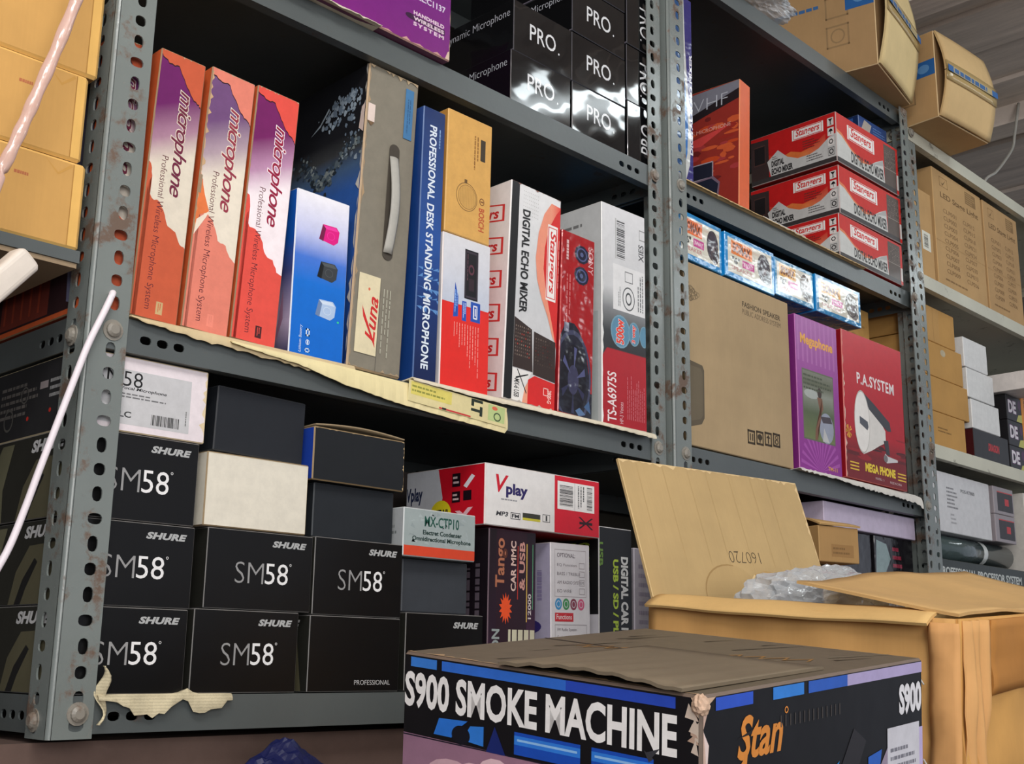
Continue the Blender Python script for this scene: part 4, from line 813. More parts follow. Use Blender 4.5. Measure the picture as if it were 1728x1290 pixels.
b.ell('front', 0.33, 0.50, 0.17, 0.03, (170, 176, 170)); b.ell('front', 0.66, 0.30, 0.17, 0.10, (150, 156, 172)); b.ell('front', 0.52, 0.52, 0.05, 0.035, (60, 44, 36)); b.poly('front', [(0.46, 0.49), (0.58, 0.49), (0.60, 0.42), (0.5, 0.36), (0.40, 0.28), (0.38, 0.21), (0.44, 0.21), (0.46, 0.29), (0.54, 0.36)], (124, 84, 62))
b.poly('front', [(0.52, 0.37), (0.76, 0.38), (0.80, 0.34), (0.58, 0.33)], (70, 62, 70)); b.poly('front', [(0.56, 0.21), (0.60, 0.30), (0.72, 0.21)], (190, 190, 190)); b.dashes('front', 0.15, 0.52, 0.83, 0.63, 4, (70, 76, 56))
b.text('front', 'TM-11', 0.66, 0.03, 0.88, 0.055, (226, 166, 70), 0, off=0.02); b.worn('front', 'bottom', 0.012, (220, 190, 210), 20)
b.build('megaphone_box', (1.2925, -0.0010, ZM), -1.5, 0.5, 'purple megaphone box between the large carton and the red box')
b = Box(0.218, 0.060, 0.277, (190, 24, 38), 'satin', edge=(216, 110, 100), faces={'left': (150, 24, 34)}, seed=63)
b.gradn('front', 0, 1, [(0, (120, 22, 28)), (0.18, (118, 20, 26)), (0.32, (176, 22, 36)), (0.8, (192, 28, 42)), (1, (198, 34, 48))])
rr = random.Random(12)
for k in range(22):
    cu, cv = rr.uniform(0.1, 0.95), rr.uniform(0.16, 0.34); b.ell('front', cu, cv, rr.uniform(0.05, 0.16), rr.uniform(0.006, 0.02), rr.choice(((96, 18, 22), (150, 24, 32), (70, 18, 20))), n=10)
b.text('front', 'P.A.SYSTEM', 0.22, 0.655, 0.84, 0.735, (238, 226, 226), 0, off=0.025, spacing=1.12)
b.poly('front', [(0.25, 0.30), (0.40, 0.36), (0.56, 0.42), (0.66, 0.36), (0.66, 0.30), (0.58, 0.285), (0.45, 0.26), (0.25, 0.24)], (224, 220, 214))
b.poly('front', [(0.30, 0.60), (0.42, 0.55), (0.55, 0.46), (0.66, 0.38), (0.66, 0.30), (0.56, 0.27), (0.42, 0.22), (0.28, 0.18)], (222, 218, 212)); b.poly('front', [(0.30, 0.61), (0.48, 0.55), (0.74, 0.45), (0.76, 0.39), (0.70, 0.385), (0.62, 0.41), (0.40, 0.50)], (62, 62, 68))
b.ell('front', 0.28, 0.40, 0.125, 0.215, (236, 232, 226), n=26); b.ring('front', 0.28, 0.40, 0.125, 0.215, 0.05, (190, 186, 178), n=26); b.poly('front', [(0.24, 0.385), (0.24, 0.435), (0.37, 0.41), (0.38, 0.375), (0.36, 0.35)], (84, 88, 96)); b.poly('front', [(0.62, 0.31), (0.70, 0.32), (0.72, 0.22), (0.66, 0.22)], (60, 56, 60)); b.poly('front', [(0.62, 0.19), (0.66, 0.16), (0.85, 0.185), (0.85, 0.20), (0.68, 0.21), (0.64, 0.225)], (206, 204, 204))
b.ell('front', 0.645, 0.19, 0.035, 0.025, (120, 116, 118))
b.text('front', 'MEGA PHONE', 0.30, 0.068, 0.80, 0.128, (236, 206, 60), 0, off=0.05)
for k in range(3):
    for u0, u1 in ((0.06, 0.20), (0.84, 0.98)): b.rect('front', u0, 0.06 + 0.022 * k, u1, 0.069 + 0.022 * k, (228, 190, 60), lay=False)
b.layer += 1
for k in range(16): a_ = rr.uniform(0, 6.28); b.poly('front', [(0.06, 0.31), (0.06 + 0.05 * math.cos(a_), 0.31 + 0.045 * math.sin(a_)), (0.06 + 0.05 * math.cos(a_ + .3), 0.31 + 0.045 * math.sin(a_ + .3))], (226, 160, 60), lay=False)
b.text('front', 'MODEL : 3', 0.46, 0.03, 0.60, 0.045, (220, 190, 190)); b.text('front', 'MADE IN CHINA', 0.70, 0.025, 0.90, 0.042, (220, 190, 190)); b.worn('front', 'left', 0.015, (226, 196, 180), 40); b.worn('front', 'top', 0.006, (214, 150, 130), 30)
b.build('megaphone_box', (1.4400, -0.0085, ZM), -2.2, 1.0, 'bright red public address box picturing a white megaphone, beside the purple box')
b = Box(0.40, 0.25, 0.303, (150, 118, 76), 'cardboard', seed=64); b.build('storage_carton', (1.3000, 0.0760, ZM), 0, 0, 'brown carton hidden behind the purple and red megaphone boxes, carrying small blue boxes')
b = Box(0.150, 0.16, 0.085, (206, 160, 92), 'paper', edge=(214, 170, 104), seed=65); b.rect('front', 0.05, 0.60, 0.32, 0.76, (80, 62, 42)); b.dashes('front', 0.50, 0.5, 0.9, 0.75, 2, (170, 128, 72)); b.ell('front', 0.55, 0.20, 0.09, 0.14, (176, 134, 76)); b.build('ceiling_speaker_box', (1.5750, 0.0780, ZM + 0.304), 0, 0, 'small yellow-brown box behind the top of the red megaphone box')
def sonmax(p, logo, seed, label, cone, mid=(226, 222, 206), blue=(22, 140, 206)):
    x, y, z, w, d, h, yaw, lean = p
    b = Box(w, d, h, blue, 'wrap', edge=(70, 160, 220), faces={'left': (26, 150, 226), 'bottom': (20, 110, 170)}, seed=seed)
    b.rect('front', 0.055, 0.12, 0.945, 0.90, mid)
    for k in range(3): b.rect('front', 0.055, 0.79 - 0.02 * k, 0.945, 0.797 - 0.02 * k, (206, 170, 150), lay=(k == 0))
    b.rect('front', 0.12, 0.55, 0.54, 0.86, logo); b.text('front', 'SOMAX', 0.15, 0.60, 0.51, 0.82, (120, 56, 30), 0, off=0.05, shear=0.1)
    b.text('front', '"6"', 0.13, 0.34, 0.29, 0.50, (50, 46, 46), 0, off=0.05); b.rect('front', 0.34, 0.33, 0.58, 0.50, (206, 70, 150)); b.text('front', '3WAY', 0.36, 0.37, 0.56, 0.46, (250, 220, 235), 0, off=0.03)
    b.text('front', 'SPEAKER', 0.12, 0.20, 0.54, 0.29, (196, 130, 130), 0, off=0.01)
    b.ell('front', 0.78, 0.52, 0.135, 0.33, cone, n=24); b.ell('front', 0.84, 0.34, 0.09, 0.20, tuple(int(c * 0.8) for c in cone)); b.ring('front', 0.78, 0.52, 0.13, 0.32, 0.08, (60, 50, 52), n=24); b.ring('front', 0.84, 0.34, 0.085, 0.19, 0.12, (120, 104, 104)); b.ell('front', 0.80, 0.45, 0.03, 0.07, (130, 118, 122))
    return b.build('small_car_speaker_box', (x, y, z), yaw, lean, label, 'box', 'blue shrink-wrapped speaker boxes in a row')
ZS = 0.6985
sonmax((0.9650, 0.0080, 0.6950, 0.1230, 0.24, 0.0800, 0.6, 1.2), (238, 120, 66), 66, 'blue bordered speaker box, first in the row and partly behind the post', (66, 56, 70))
sonmax((1.0930, 0.0060, 0.6930, 0.1500, 0.24, 0.0780, -0.3, 0.7), (240, 134, 64), 67, 'blue bordered speaker box with an orange logo, second in the row', (66, 58, 70))
sonmax((1.2480, 0.0070, ZS, 0.1300, 0.24, 0.0700, 0, 0), (232, 172, 78), 68, 'smallest blue bordered speaker box, third in the row with yellow logo', (104, 80, 66), blue=(30, 130, 176))
sonmax((1.3860, 0.0060, ZS, 0.1630, 0.24, 0.0720, -0.8, 0), (226, 160, 50), 69, 'blue bordered speaker box last in the row, above the red megaphone box', (150, 146, 140), blue=(24, 130, 184))
liner('white_paper_sheet', 'white paper sheet hanging off the shelf edge under the purple and red megaphone boxes', [(1.275, 0.3945, 0.3905), (1.40, 0.3945, 0.3880), (1.50, 0.3940, 0.3830), (1.62, 0.3930, 0.3800), (1.70, 0.3925, 0.3760), (1.726, 0.3900, 0.3680)], 0.3918, 'cardboard', (214, 210, 202), y0=-0.0115, seed=9, th=0.0006, cat='paper')
liner('cardboard_liner', 'tan cardboard sheet edge under the orange box and the stacked mixer boxes', [(0.966, 0.8225, 0.8185), (1.2, 0.8215, 0.8190), (1.45, 0.8215, 0.8180), (1.56, 0.8210, 0.8190)], 0.8190, 'cardboard', (206, 178, 130), y0=-0.0065, yb=0.001, amp=0.0006, seed=11, th=0.0006)

# ------------------------------------------------------------------ top shelf, right rack
Z3 = 0.8225
b = Box(0.0760, 0.20, 0.334, (48, 44, 120), 'wrap', edge=(150, 150, 200), seed=70)
b.poly('front', [(0.0, 0.0), (0.70, 0.0), (0.86, 0.10), (0.93, 0.24), (0.90, 0.38), (0.80, 0.55), (0.74, 0.72), (0.70, 1), (0, 1)], (206, 208, 206)); b.poly('front', [(0.0, 0.03), (0.62, 0.04), (0.78, 0.16), (0.82, 0.30), (0.76, 0.45), (0.68, 0.62), (0.62, 1), (0, 1)], (52, 122, 196))
b.text('front', 'DIGITAL ECHO MIXER', 0.885, 0.16, 0.985, 0.70, (226, 226, 236), 90, off=0.04)
b.build('echo_mixer_box', (0.9300, 0.0040, Z3), 0, 0.6, 'blue and silver shrink-wrapped box squeezed upright beside the paired posts')
b = Box(0.0360, 0.17, 0.2410, (226, 96, 40), 'satin', edge=(236, 150, 100), faces={'left': (150, 50, 40), 'top': (180, 90, 50)}, seed=71)
b.poly('left', [(0, 0.72), (0, 0.97), (1, 1), (1, 0.93)], (126, 126, 136)); b.poly('left', [(0, 0.72), (1, 0.93), (1, 0.85), (0.6, 0.78), (0, 0.66)], (40, 32, 34)); b.text('left', 'VHF', 0.45, 0.83, 0.86, 0.925, (190, 192, 200), 0, off=-0.02)
rr = random.Random(31)
for k in range(60):
    cu, cv = rr.uniform(0, 0.97), rr.uniform(0.25, 0.75); b.ell('left', cu, cv, rr.uniform(0.02, 0.12), rr.uniform(0.01, 0.03), rr.choice(((196, 72, 36), (156, 46, 36), (110, 36, 34), (206, 90, 50), (170, 60, 60))), n=7, lay=0.4)
b.poly('left', [(0.1, 0.56), (0.9, 0.66), (0.55, 0.54)], (206, 70, 66)); b.text('left', 'WIRELESS MICROPHONE', 0.2, 0.645, 0.9, 0.675, (216, 160, 150), 0); b.ring('left', 0.40, 0.56, 0.06, 0.035, 0.15, (216, 206, 210)); b.text('left', 'PRO', 0.36, 0.545, 0.44, 0.575, (216, 206, 210))
b.rect('left', 0.1, 0.27, 0.70, 0.40, (36, 38, 52)); b.frame_rect('left', 0.1, 0.27, 0.70, 0.40, 0.012, 0.008, (170, 160, 170)); b.poly('left', [(0.0, 0.02), (0.0, 0.25), (0.70, 0.28), (0.78, 0.22), (0.76, 0.08), (0.68, 0.02)], (120, 100, 116)); b.poly('left', [(0.0, 0.03), (0.0, 0.24), (0.68, 0.265), (0.76, 0.21), (0.74, 0.09), (0.66, 0.03)], (34, 38, 54))
b.build('wireless_microphone_box', (1.1275, -0.0020, Z3), 4.0, 4.0, 'thin upright orange box with VHF on its grey and red side')
def stangers_box(p, seed, label):
    x, y, z, w, d, h, yaw, lean = p
    b = Box(w, d, h, (206, 44, 38), 'film', edge=(190, 180, 176), faces={'left': (202, 34, 34), 'top': (96, 92, 90)}, seed=seed)
    # front
    b.poly('front', [(0, 0.10), (0, 0.66), (0.08, 0.62), (0.22, 0.42), (0.38, 0.30), (0.55, 0.30), (0.66, 0.42), (0.74, 0.56), (0.76, 0.10)], (226, 130, 84)); b.poly('front', [(0, 0.10), (0, 0.60), (0.08, 0.56), (0.22, 0.38), (0.38, 0.24), (0.52, 0.30), (0.62, 0.44), (0.74, 0.56), (0.76, 0.10)], (206, 206, 202))
    b.poly('front', [(0.52, 0.30), (0.74, 0.56), (0.75, 0.44), (0.62, 0.38)], (176, 176, 174)); b.rect('front', 0.76, 0.0, 1.0, 0.94, (92, 80, 74)); b.rect('front', 0.0, 0.0, 1, 0.10, (66, 62, 62))
    r = random.Random(seed)
    for i in range(7):
        for j in range(9): b.rect('front', 0.78 + 0.026 * i, 0.48 + 0.045 * j, 0.79 + 0.026 * i, 0.50 + 0.045 * j, r.choice(((140, 124, 112), (110, 96, 88), (70, 60, 56))), lay=False)
    b.layer += 1; b.rect('front', 0.76, 0.44, 1, 0.455, (150, 140, 130)); b.rect('front', 0.96, 0.0, 1.0, 0.98, (206, 46, 40)); b.rect('front', 0.965, 0.1, 1.0, 0.42, (210, 206, 200))
    b.text('front', 'DIGITAL ECHO MIXER', 0.22, 0.13, 0.745, 0.36, (44, 42, 42), 0, off=0.03, shear=0.0, skew=0.0)
    stangers_logo(b, 'front', 0.17, 0.57, 0.60, 0.86)
    # left side
    b.rect('left', 0.0, 0.0, 1, 0.10, (62, 58, 58)); b.poly('left', [(0.0, 0.10), (0.0, 0.92), (0.22, 0.90), (0.22, 0.10)], (62, 48, 48)); b.rect('left', 0.04, 0.40, 0.18, 0.80, (36, 32, 34)); b.frame_rect('left', 0.04, 0.40, 0.18, 0.80, 0.006, 0.02, (90, 60, 56))
    b.poly('left', [(0.24, 0.10), (0.22, 0.55), (0.36, 0.42), (0.48, 0.48), (0.60, 0.40), (0.72, 0.44), (0.88, 0.62), (0.88, 0.10)], (224, 120, 62), cols=[(214, 80, 50), (206, 50, 40), (226, 120, 60), (226, 124, 62), (226, 120, 60), (220, 90, 60), (206, 60, 50), (220, 150, 110)])
    b.poly('left', [(0.24, 0.10), (0.20, 0.42), (0.33, 0.60), (0.44, 0.40), (0.56, 0.30), (0.70, 0.30), (0.80, 0.36), (0.92, 0.52), (1, 0.56), (1, 0.10)], (204, 204, 202))
    b.text('left', 'DIGITAL', 0.25, 0.28, 0.40, 0.41, (34, 32, 34), 0, off=0.05); b.text('left', 'ECHO MIXER', 0.25, 0.12, 0.50, 0.25, (34, 32, 34), 0, off=0.05); b.dashes('left', 0.66, 0.15, 0.85, 0.30, 3, (96, 92, 92)); b.dashes('left', 0.62, 0.42, 0.82, 0.62, 4, (120, 50, 44)); b.dashes('left', 0.26, 0.42, 0.33, 0.5, 2, (96, 92, 92))
    stangers_logo(b, 'left', 0.50, 0.68, 0.86, 0.90)
    for k in range(4):
        v = 0.74 - 0.20 * k; b.rect('left', 0.905, v, 0.975, v + 0.16, (232, 228, 224)) if k < 3 else b.frame_rect('left', 0.905, v, 0.975, v + 0.16, 0.004, 0.012, (70, 66, 66))
        if k == 0: b.poly('left', [(0.915, v + .14), (0.965, v + .14), (0.945, v + .09), (0.945, v + .03), (0.96, v + .02), (0.92, v + .02), (0.935, v + .03), (0.935, v + .09)], (30, 28, 28))
        elif k == 1: b.poly('left', [(0.915, v + .08), (0.925, v + .12), (0.94, v + .14), (0.955, v + .12), (0.965, v + .08)], (30, 28, 28)); b.rect('left', 0.937, v + .03, 0.943, v + .09, (30, 28, 28))
        else: b.ring('left', 0.94, v + .08, 0.025, .055, 0.4, (40, 38, 38), n=6 if k == 2 else 14)
    return b.build('echo_mixer_box', (x, y, z), yaw, lean, label, 'box', 'flat red and silver echo mixer boxes in a stack')
stangers_box((1.4760, 0.0020, Z3, 0.2450, 0.21, 0.0870, -1.6, 1.0), 72, 'red and silver echo mixer box, lowest of the stack of three')
stangers_box((1.4960, 0.0080, Z3 + 0.0945, 0.2400, 0.205, 0.1000, -2.2, 0.8), 73, 'red and silver echo mixer box, middle of the stack of three')
stangers_box((1.4950, 0.0080, Z3 + 0.2010, 0.2420, 0.20, 0.1050, -2.0, 1.0), 74, 'red and silver echo mixer box, topmost of the stack of three')
b = Box(0.115, 0.16, 0.048, (60, 84, 140), 'wrap', edge=(120, 140, 180), faces={'left': (34, 54, 100)}, seed=75)
b.poly('front', [(0, 0.1), (0.2, 0.9), (0.45, 0.8), (0.3, 0.1)], (190, 180, 170)); b.dashes('front', 0.5, 0.2, 0.95, 0.8, 5, (110, 140, 196))
for k in range(5): b.rect('left', 0.1 + 0.18 * k, 0.1, 0.2 + 0.18 * k, 0.9, (60, 100, 170), lay=(k == 0))
b.build('small_blue_box', (1.6350, 0.0300, Z3 + 0.3115), -2, 0, 'small dark blue printed box on top of the red mixer box stack')
b = Box(0.15, 0.16, 0.050, (206, 204, 198), 'paper', seed=76); b.build('white_box', (1.3050, 0.060, Z3), 0, 0, 'low white box between the orange box and the red mixer stack')

# ------------------------------------------------------------------ cartons standing on top of the racks
def taped_carton(name, p, col, colf, label, seed):
    x, y, z, w, d, h, yaw = p
    root = empty(name, (x, y, z), (0, 0, math.radians(yaw))); tag(root, label, 'carton')
    b = Box(w, d, h, col, 'cardboard', edge=(212, 184, 140), seed=seed, faces={'front': (150, 120, 84)}, r=0.0016)
    for k in range(3): b.frame_rect('left', 0.66, 0.22 + 0.24 * k, 0.82, 0.40 + 0.24 * k, 0.012, 0.014, (150, 122, 86))
    b.ring('left', 0.74, 0.31, 0.05, 0.06, 0.2, (150, 122, 86)); b.dashes('left', 0.2, 0.2, 0.45, 0.30, 2, (160, 132, 94))
    b.rect('left', 0.80, 0.50, 1.0, 0.68, (40, 96, 160)); b.text('left', 'TAPE', 0.0, 0, 0.001, 0.001, col) if False else None
    b.ell('left', 0.90, 0.59, 0.05, 0.05, (90, 140, 190)); b.dashes('left', 0.3, 0.56, 0.78, 0.62, 1, (60, 104, 156)); b.dashes('bottom', 0.3, 0.4, 0.6, 0.6, 4, (140, 112, 78))
    b.build('body', (0, 0, 0), parent=root)
    bul = 0.020
    for nm, f in (('flap', lambda s_, t_: (0.001 + (w - 0.002) * s_, -0.002 - bul * math.sin(t_ * PI / 2) - 0.002 * math.sin(s_ * PI), 0.002 + (h / 2 - 0.003) * t_)),
                  ('flap', lambda s_, t_: (0.001 + (w - 0.002) * s_, -0.002 - bul * math.sin(t_ * PI / 2) - 0.002 * math.sin(s_ * PI), h - 0.002 - (h / 2 - 0.003) * t_))):
        MB().sheet(f, 10, 8, 0.004).build(nm, 'cardboard', root, colf)
    tm = MB().sheet(lambda s_, t_: (-0.001 + (w + 0.002) * s_, -0.0062 - bul * math.sin((0.78 + 0.22 * (1 - abs(2 * t_ - 1))) * PI / 2) - 0.002 * math.sin(s_ * PI), h / 2 + (t_ - 0.5) * 0.044), 8, 4, 0.0004)
    tm.build('packing_tape', 'packing_tape', root)
    t2 = Box(w, 0.0003, 0.014, (72, 112, 160), 'paper', r=0.00005, seed=2); t2.rect('front', 0, 0, 1, 1, (176, 160, 120)); t2.dashes('front', 0.02, 0.1, 0.96, 0.9, 1, (56, 98, 150), fill=0.9, seed=seed); t2.rect('front', 0.0, 0, 0.10, 1, (48, 98, 156)); t2.rect('front', 0.88, 0, 1, 1, (48, 98, 156))
    t2.build('tape_print', (0, -0.0085 - bul - 0.0012, h / 2 - 0.004), parent=root)
    return root
taped_carton('taped_carton', (1.5450, -0.0640, 1.2280, 0.2150, 0.30, 0.27, 9.5), (172, 138, 96), (216, 192, 140), 'brown carton with blue printed tape overhanging the top of the right grey rack', 80)  # flaps coloured paler than the body, painting in light from the right
taped_carton('taped_carton', (1.7930, -0.0720, 1.2010, 0.2070, 0.28, 0.20, -5.5), (182, 146, 100), (204, 172, 122), 'brown carton with blue printed tape overhanging the cream rack, farther back', 81)
def lump(name, c, rad, mat, label, cat, seed, amp=0.25, sub=5, freq=3.0, col=None, ridged=True, parent=None, pinch=0.0):
    m_ = MB(); bmesh.ops.create_icosphere(m_.bm, subdivisions=sub, radius=1)
    off = Vector((seed * 3.1, seed * 1.7, seed))
    for v in m_.bm.verts:
        n1 = noise.noise(v.co * freq + off); n2 = noise.noise(v.co * freq * 2.7 + off); n3 = noise.noise(v.co * freq * 6 + off)
        k = 1 + amp * ((abs(n1) * -1.6 + 0.4 if ridged else n1) + 0.5 * (abs(n2) * -1.4 + 0.3) + 0.25 * n3)
        p = v.co * k
        if pinch and p.z > 0: p.x *= 1 - pinch * min(1, p.z); p.y *= 1 - pinch * min(1, p.z)
        v.co = Vector((p.x * rad[0], p.y * rad[1], max(p.z, -0.92) * rad[2]))
    o = m_.build(name, mat, parent, col); o.location = c
    if label: tag(o, label, cat)
    return o
lump('clear_plastic_bag', (1.215, 0.020, 1.2630), (0.115, 0.060, 0.034), 'clear_plastic_bag', 'crumpled clear plastic bag lying over the top shelf edge beside the high carton', 'plastic bag', 3, 0.28, 5, 2.2, ridged=False)

# ------------------------------------------------------------------ cream rack at the far right
def card(name, p, label, col=(190, 156, 106), seed=0, group=None, art=None, mat='cardboard', **k):
    x, y, z, w, d, h, yaw = p
    b = Box(w, d, h, col, mat, edge=tuple(min(255, int(c * 1.08)) for c in col), seed=seed, **k)
    if art: art(b)
    return b.build(name, (x, y, z), yaw, 0, label, 'carton' if 'carton' in name else 'box', group)
def led_art(b):
    b.frame_rect('front', 0.14, 0.875, 0.30, 0.955, 0.008, 0.006, (150, 116, 74)); b.poly('front', [(0.17, 0.91), (0.20, 0.885), (0.27, 0.945), (0.20, 0.90)], (110, 84, 54)); b.rect('front', 0.66, 0.86, 0.88, 0.965, (138, 108, 70)); b.dashes('front', 0.67, 0.865, 0.87, 0.96, 5, (176, 142, 96))
    b.text('front', 'LED Stage Light', 0.14, 0.765, 0.92, 0.825, (120, 92, 58), 0, off=0.02)
    for k in range(9):
        b.text('front', 'CLP00%d' % (k + 1), 0.18, 0.66 - 0.062 * k, 0.44, 0.695 - 0.062 * k, (128, 98, 64)); b.text('front', 'CLP0%d' % (12 + k * 3), 0.58, 0.66 - 0.062 * k, 0.82, 0.695 - 0.062 * k, (132, 102, 68))
    b.dashes('front', 0.14, 0.09, 0.8, 0.12, 1, (140, 108, 70)); b.rect('front', 0.0, 0.40, 1, 0.404, (170, 134, 88))
ZC = 0.8775
card('stage_light_carton', (1.9480, 0.0200, ZC, 0.2600, 0.30, 0.2880, 0), 'tall brown stage light carton, nearer of the two printed ones on the cream rack', (186, 150, 102), 82, 'stage light cartons', led_art)
card('stage_light_carton', (2.2150, 0.0180, ZC, 0.2040, 0.30, 0.2860, 0), 'brown stage light carton, farther right of the two printed ones', (182, 146, 100), 83, 'stage light cartons', led_art)
def lab_art(b): b.rect('front', 0.62, 0.36, 0.9, 0.56, (222, 220, 206)); b.barcode('front', 0.68, 0.39, 0.82, 0.53, (60, 60, 60), False)
card('plain_carton', (1.8000, 0.0250, ZC, 0.1430, 0.30, 0.2160, 0), 'lower brown carton with a white barcode label next to the stage light carton', (188, 150, 100), 84, None, lab_art)
Z5 = 0.5145
for i, (x1, h_, lb) in enumerate(((2.032, 0.0800, 'small brown carton at the bottom of the stack on the cream rack'), (2.064, 0.0760, 'small brown carton second from the bottom of the stack'), (2.050, 0.0770, 'small brown carton third from the bottom, bare of print'), (2.026, 0.0800, 'small brown carton topmost of the stack with upright seam'))):
    z_ = Z5 + (0, 0.081, 0.158, 0.236)[i]
    def art(b, i=i):
        if i == 0: b.dashes('front', 0.42, 0.45, 0.72, 0.62, 2, (130, 96, 50))
        if i == 3: b.rect('front', 0.50, 0, 0.506, 1, (140, 104, 60)); b.rect('front', 0.40, 0, 0.66, 1, (184, 142, 84)); b.rect('front', 0.53, 0, 0.535, 1, (140, 104, 60))
        if i == 2: b.ell('front', 0.62, 0.78, 0.05, 0.1, (196, 182, 150), mat='wrap')
    card('small_carton', (1.7985, 0.022 + 0.002 * i, z_, x1 - 1.7985, 0.24, h_ - 0.001, 0), lb, (184, 140, 78), 85 + i, 'small brown cartons in a stack', art)
card('black_amplifier_box', (2.0700, 0.020, Z5, 0.1900, 0.22, 0.0700, 0), 'black box with red lettering under the white boxes', (26, 24, 24), 90, None, lambda b: (b.text('front', 'DRAGON', 0.40, 0.40, 0.72, 0.66, (190, 30, 36), 0, off=0.05, shear=0.2), b.rect('left', 0.2, 0.0, 1, 1, (70, 20, 24))), 'satin')
for i, (x0, w_, h_) in enumerate(((2.075, 0.150, 0.066), (2.062, 0.143, 0.067), (2.055, 0.125, 0.068))):
    card('white_box', (x0, 0.022, Z5 + 0.0715 + i * 0.0685, w_, 0.20, h_, 0), ('plain white box, lowest of three beside the small brown cartons', 'plain white box, middle of three beside the small brown cartons', 'plain white box, topmost of three beside the small brown cartons')[i], (222, 222, 220), 91 + i, 'plain white boxes in a stack', None, 'paper')
def de_art(b): b.text('front', 'DE', 0.12, 0.30, 0.62, 0.80, (220, 216, 220), 0, off=0.04, outline=((110, 50, 110), 0.03)); b.poly('front', [(0.6, 0), (0.75, 0.3), (1, 0.35), (1, 0)], (190, 186, 90)); b.ell('front', 0.85, 0.7, 0.1, 0.2, (70, 30, 70))
for i in range(3): card('black_driver_box', (2.2680, 0.020, Z5 + 0.0605 * i, 0.0900, 0.18, 0.0600, 0), ('black box marked DE, lowest of three on the cream rack', 'black box marked DE, middle of three on the cream rack', 'black box marked DE under the overhanging white box')[i], (28, 26, 28), 95 + i, 'black boxes marked DE', de_art, 'satin')
card('white_box', (2.2450, -0.0450, Z5 + 0.1825, 0.1050, 0.26, 0.0420, -3), 'long white box overhanging the black boxes on the cream rack', (226, 218, 212), 98, None, lambda b: b.rect('front', 0.7, 0.3, 0.8, 0.7, (40, 40, 40)), 'paper')
card('orange_box', (2.3600, 0.020, Z5, 0.0400, 0.20, 0.240, 0), 'narrow orange box standing on the cream rack at the photo edge', (222, 140, 36), 99, None, lambda b: b.dashes('front', 0.3, 0.5, 0.5, 0.9, 1, (60, 40, 20), -90), 'satin')
card('grey_box', (2.4050, 0.015, Z5, 0.1500, 0.22, 0.120, 0), 'grey box at the right photo edge on the cream rack', (150, 150, 156), 100, None, None, 'satin')
card('grey_box', (2.4030, 0.015, Z5 + 0.121, 0.1500, 0.22, 0.115, 0), 'grey and yellow box at the right photo edge, above the other grey box', (150, 150, 158), 101, None, lambda b: b.rect('front', 0.3, 0.2, 0.9, 0.85, (190, 150, 40)), 'satin')
Z6 = 0.2435
card('processor_box', (1.7990, 0.016, Z6, 0.4900, 0.30, 0.0400, 0), 'flat dark box with white lettering, lowest visible on the cream rack', (44, 50, 46), 102, None, lambda b: b.text('front', 'PROFESSIONAL PROCESSOR SYSTEM', 0.10, 0.18, 0.95, 0.62, (196, 200, 196), 0, off=0.03), 'satin')
ro = empty('wrapped_roll', (1.80, 0.055, Z6 + 0.0690)); tag(ro, 'dark silvery wrapped roll lying on the flat dark box', 'roll')
m_ = MB(); m_.tube([(0.0, 0, 0), (0.46, 0, 0)], 0.0270, 20); m_.build('body', 'wrap', ro, (70, 84, 84)); 
m_ = MB(); m_.tube([(0.30, 0, 0), (0.32, 0, 0.0)], 0.0276, 20, False); m_.build('tape_band', 'wrap', ro, (206, 210, 206))
card('pos_box', (1.7990, 0.020, Z6 + 0.0975, 0.3400, 0.26, 0.1250, 0.6), 'white box with faint printed list on the cream rack, above the roll', (210, 210, 212), 103, None, lambda b: (b.text('front', 'POS-RT800', 0.55, 0.72, 0.76, 0.78, (90, 90, 94), 0, off=0.02), b.dashes('front', 0.34, 0.40, 0.50, 0.78, 6, (130, 130, 134)), b.dashes('front', 0.38, 0.14, 0.46, 0.34, 3, (170, 170, 174)), b.text('front', 'rt', 0.0, 0.62, 0.03, 0.7, (50, 50, 50))), 'paper')
for i in range(2): card('printed_box', (2.1480, 0.018, Z6 + 0.0975 + 0.0625 * i, 0.1100, 0.20, 0.0615, 0), ('grey box with black and red picture, lower of two beside the white box', 'grey box with black and red picture, upper of two beside the white box')[i], (150, 142, 146), 104 + i, 'grey boxes with red and black pictures', lambda b: (b.rect('front', 0.18, 0.12, 0.95, 0.80, (40, 34, 36)), b.rect('front', 0.55, 0.35, 0.75, 0.60, (190, 40, 46)), b.rect('front', 0.18, 0.80, 0.95, 0.84, (190, 60, 60))), 'satin')
card('white_carton', (2.3000, 0.010, Z6, 0.2600, 0.30, 0.2200, 0), 'large white carton at the right photo edge, below the cream shelf', (206, 202, 194), 106, None, None, 'paper')
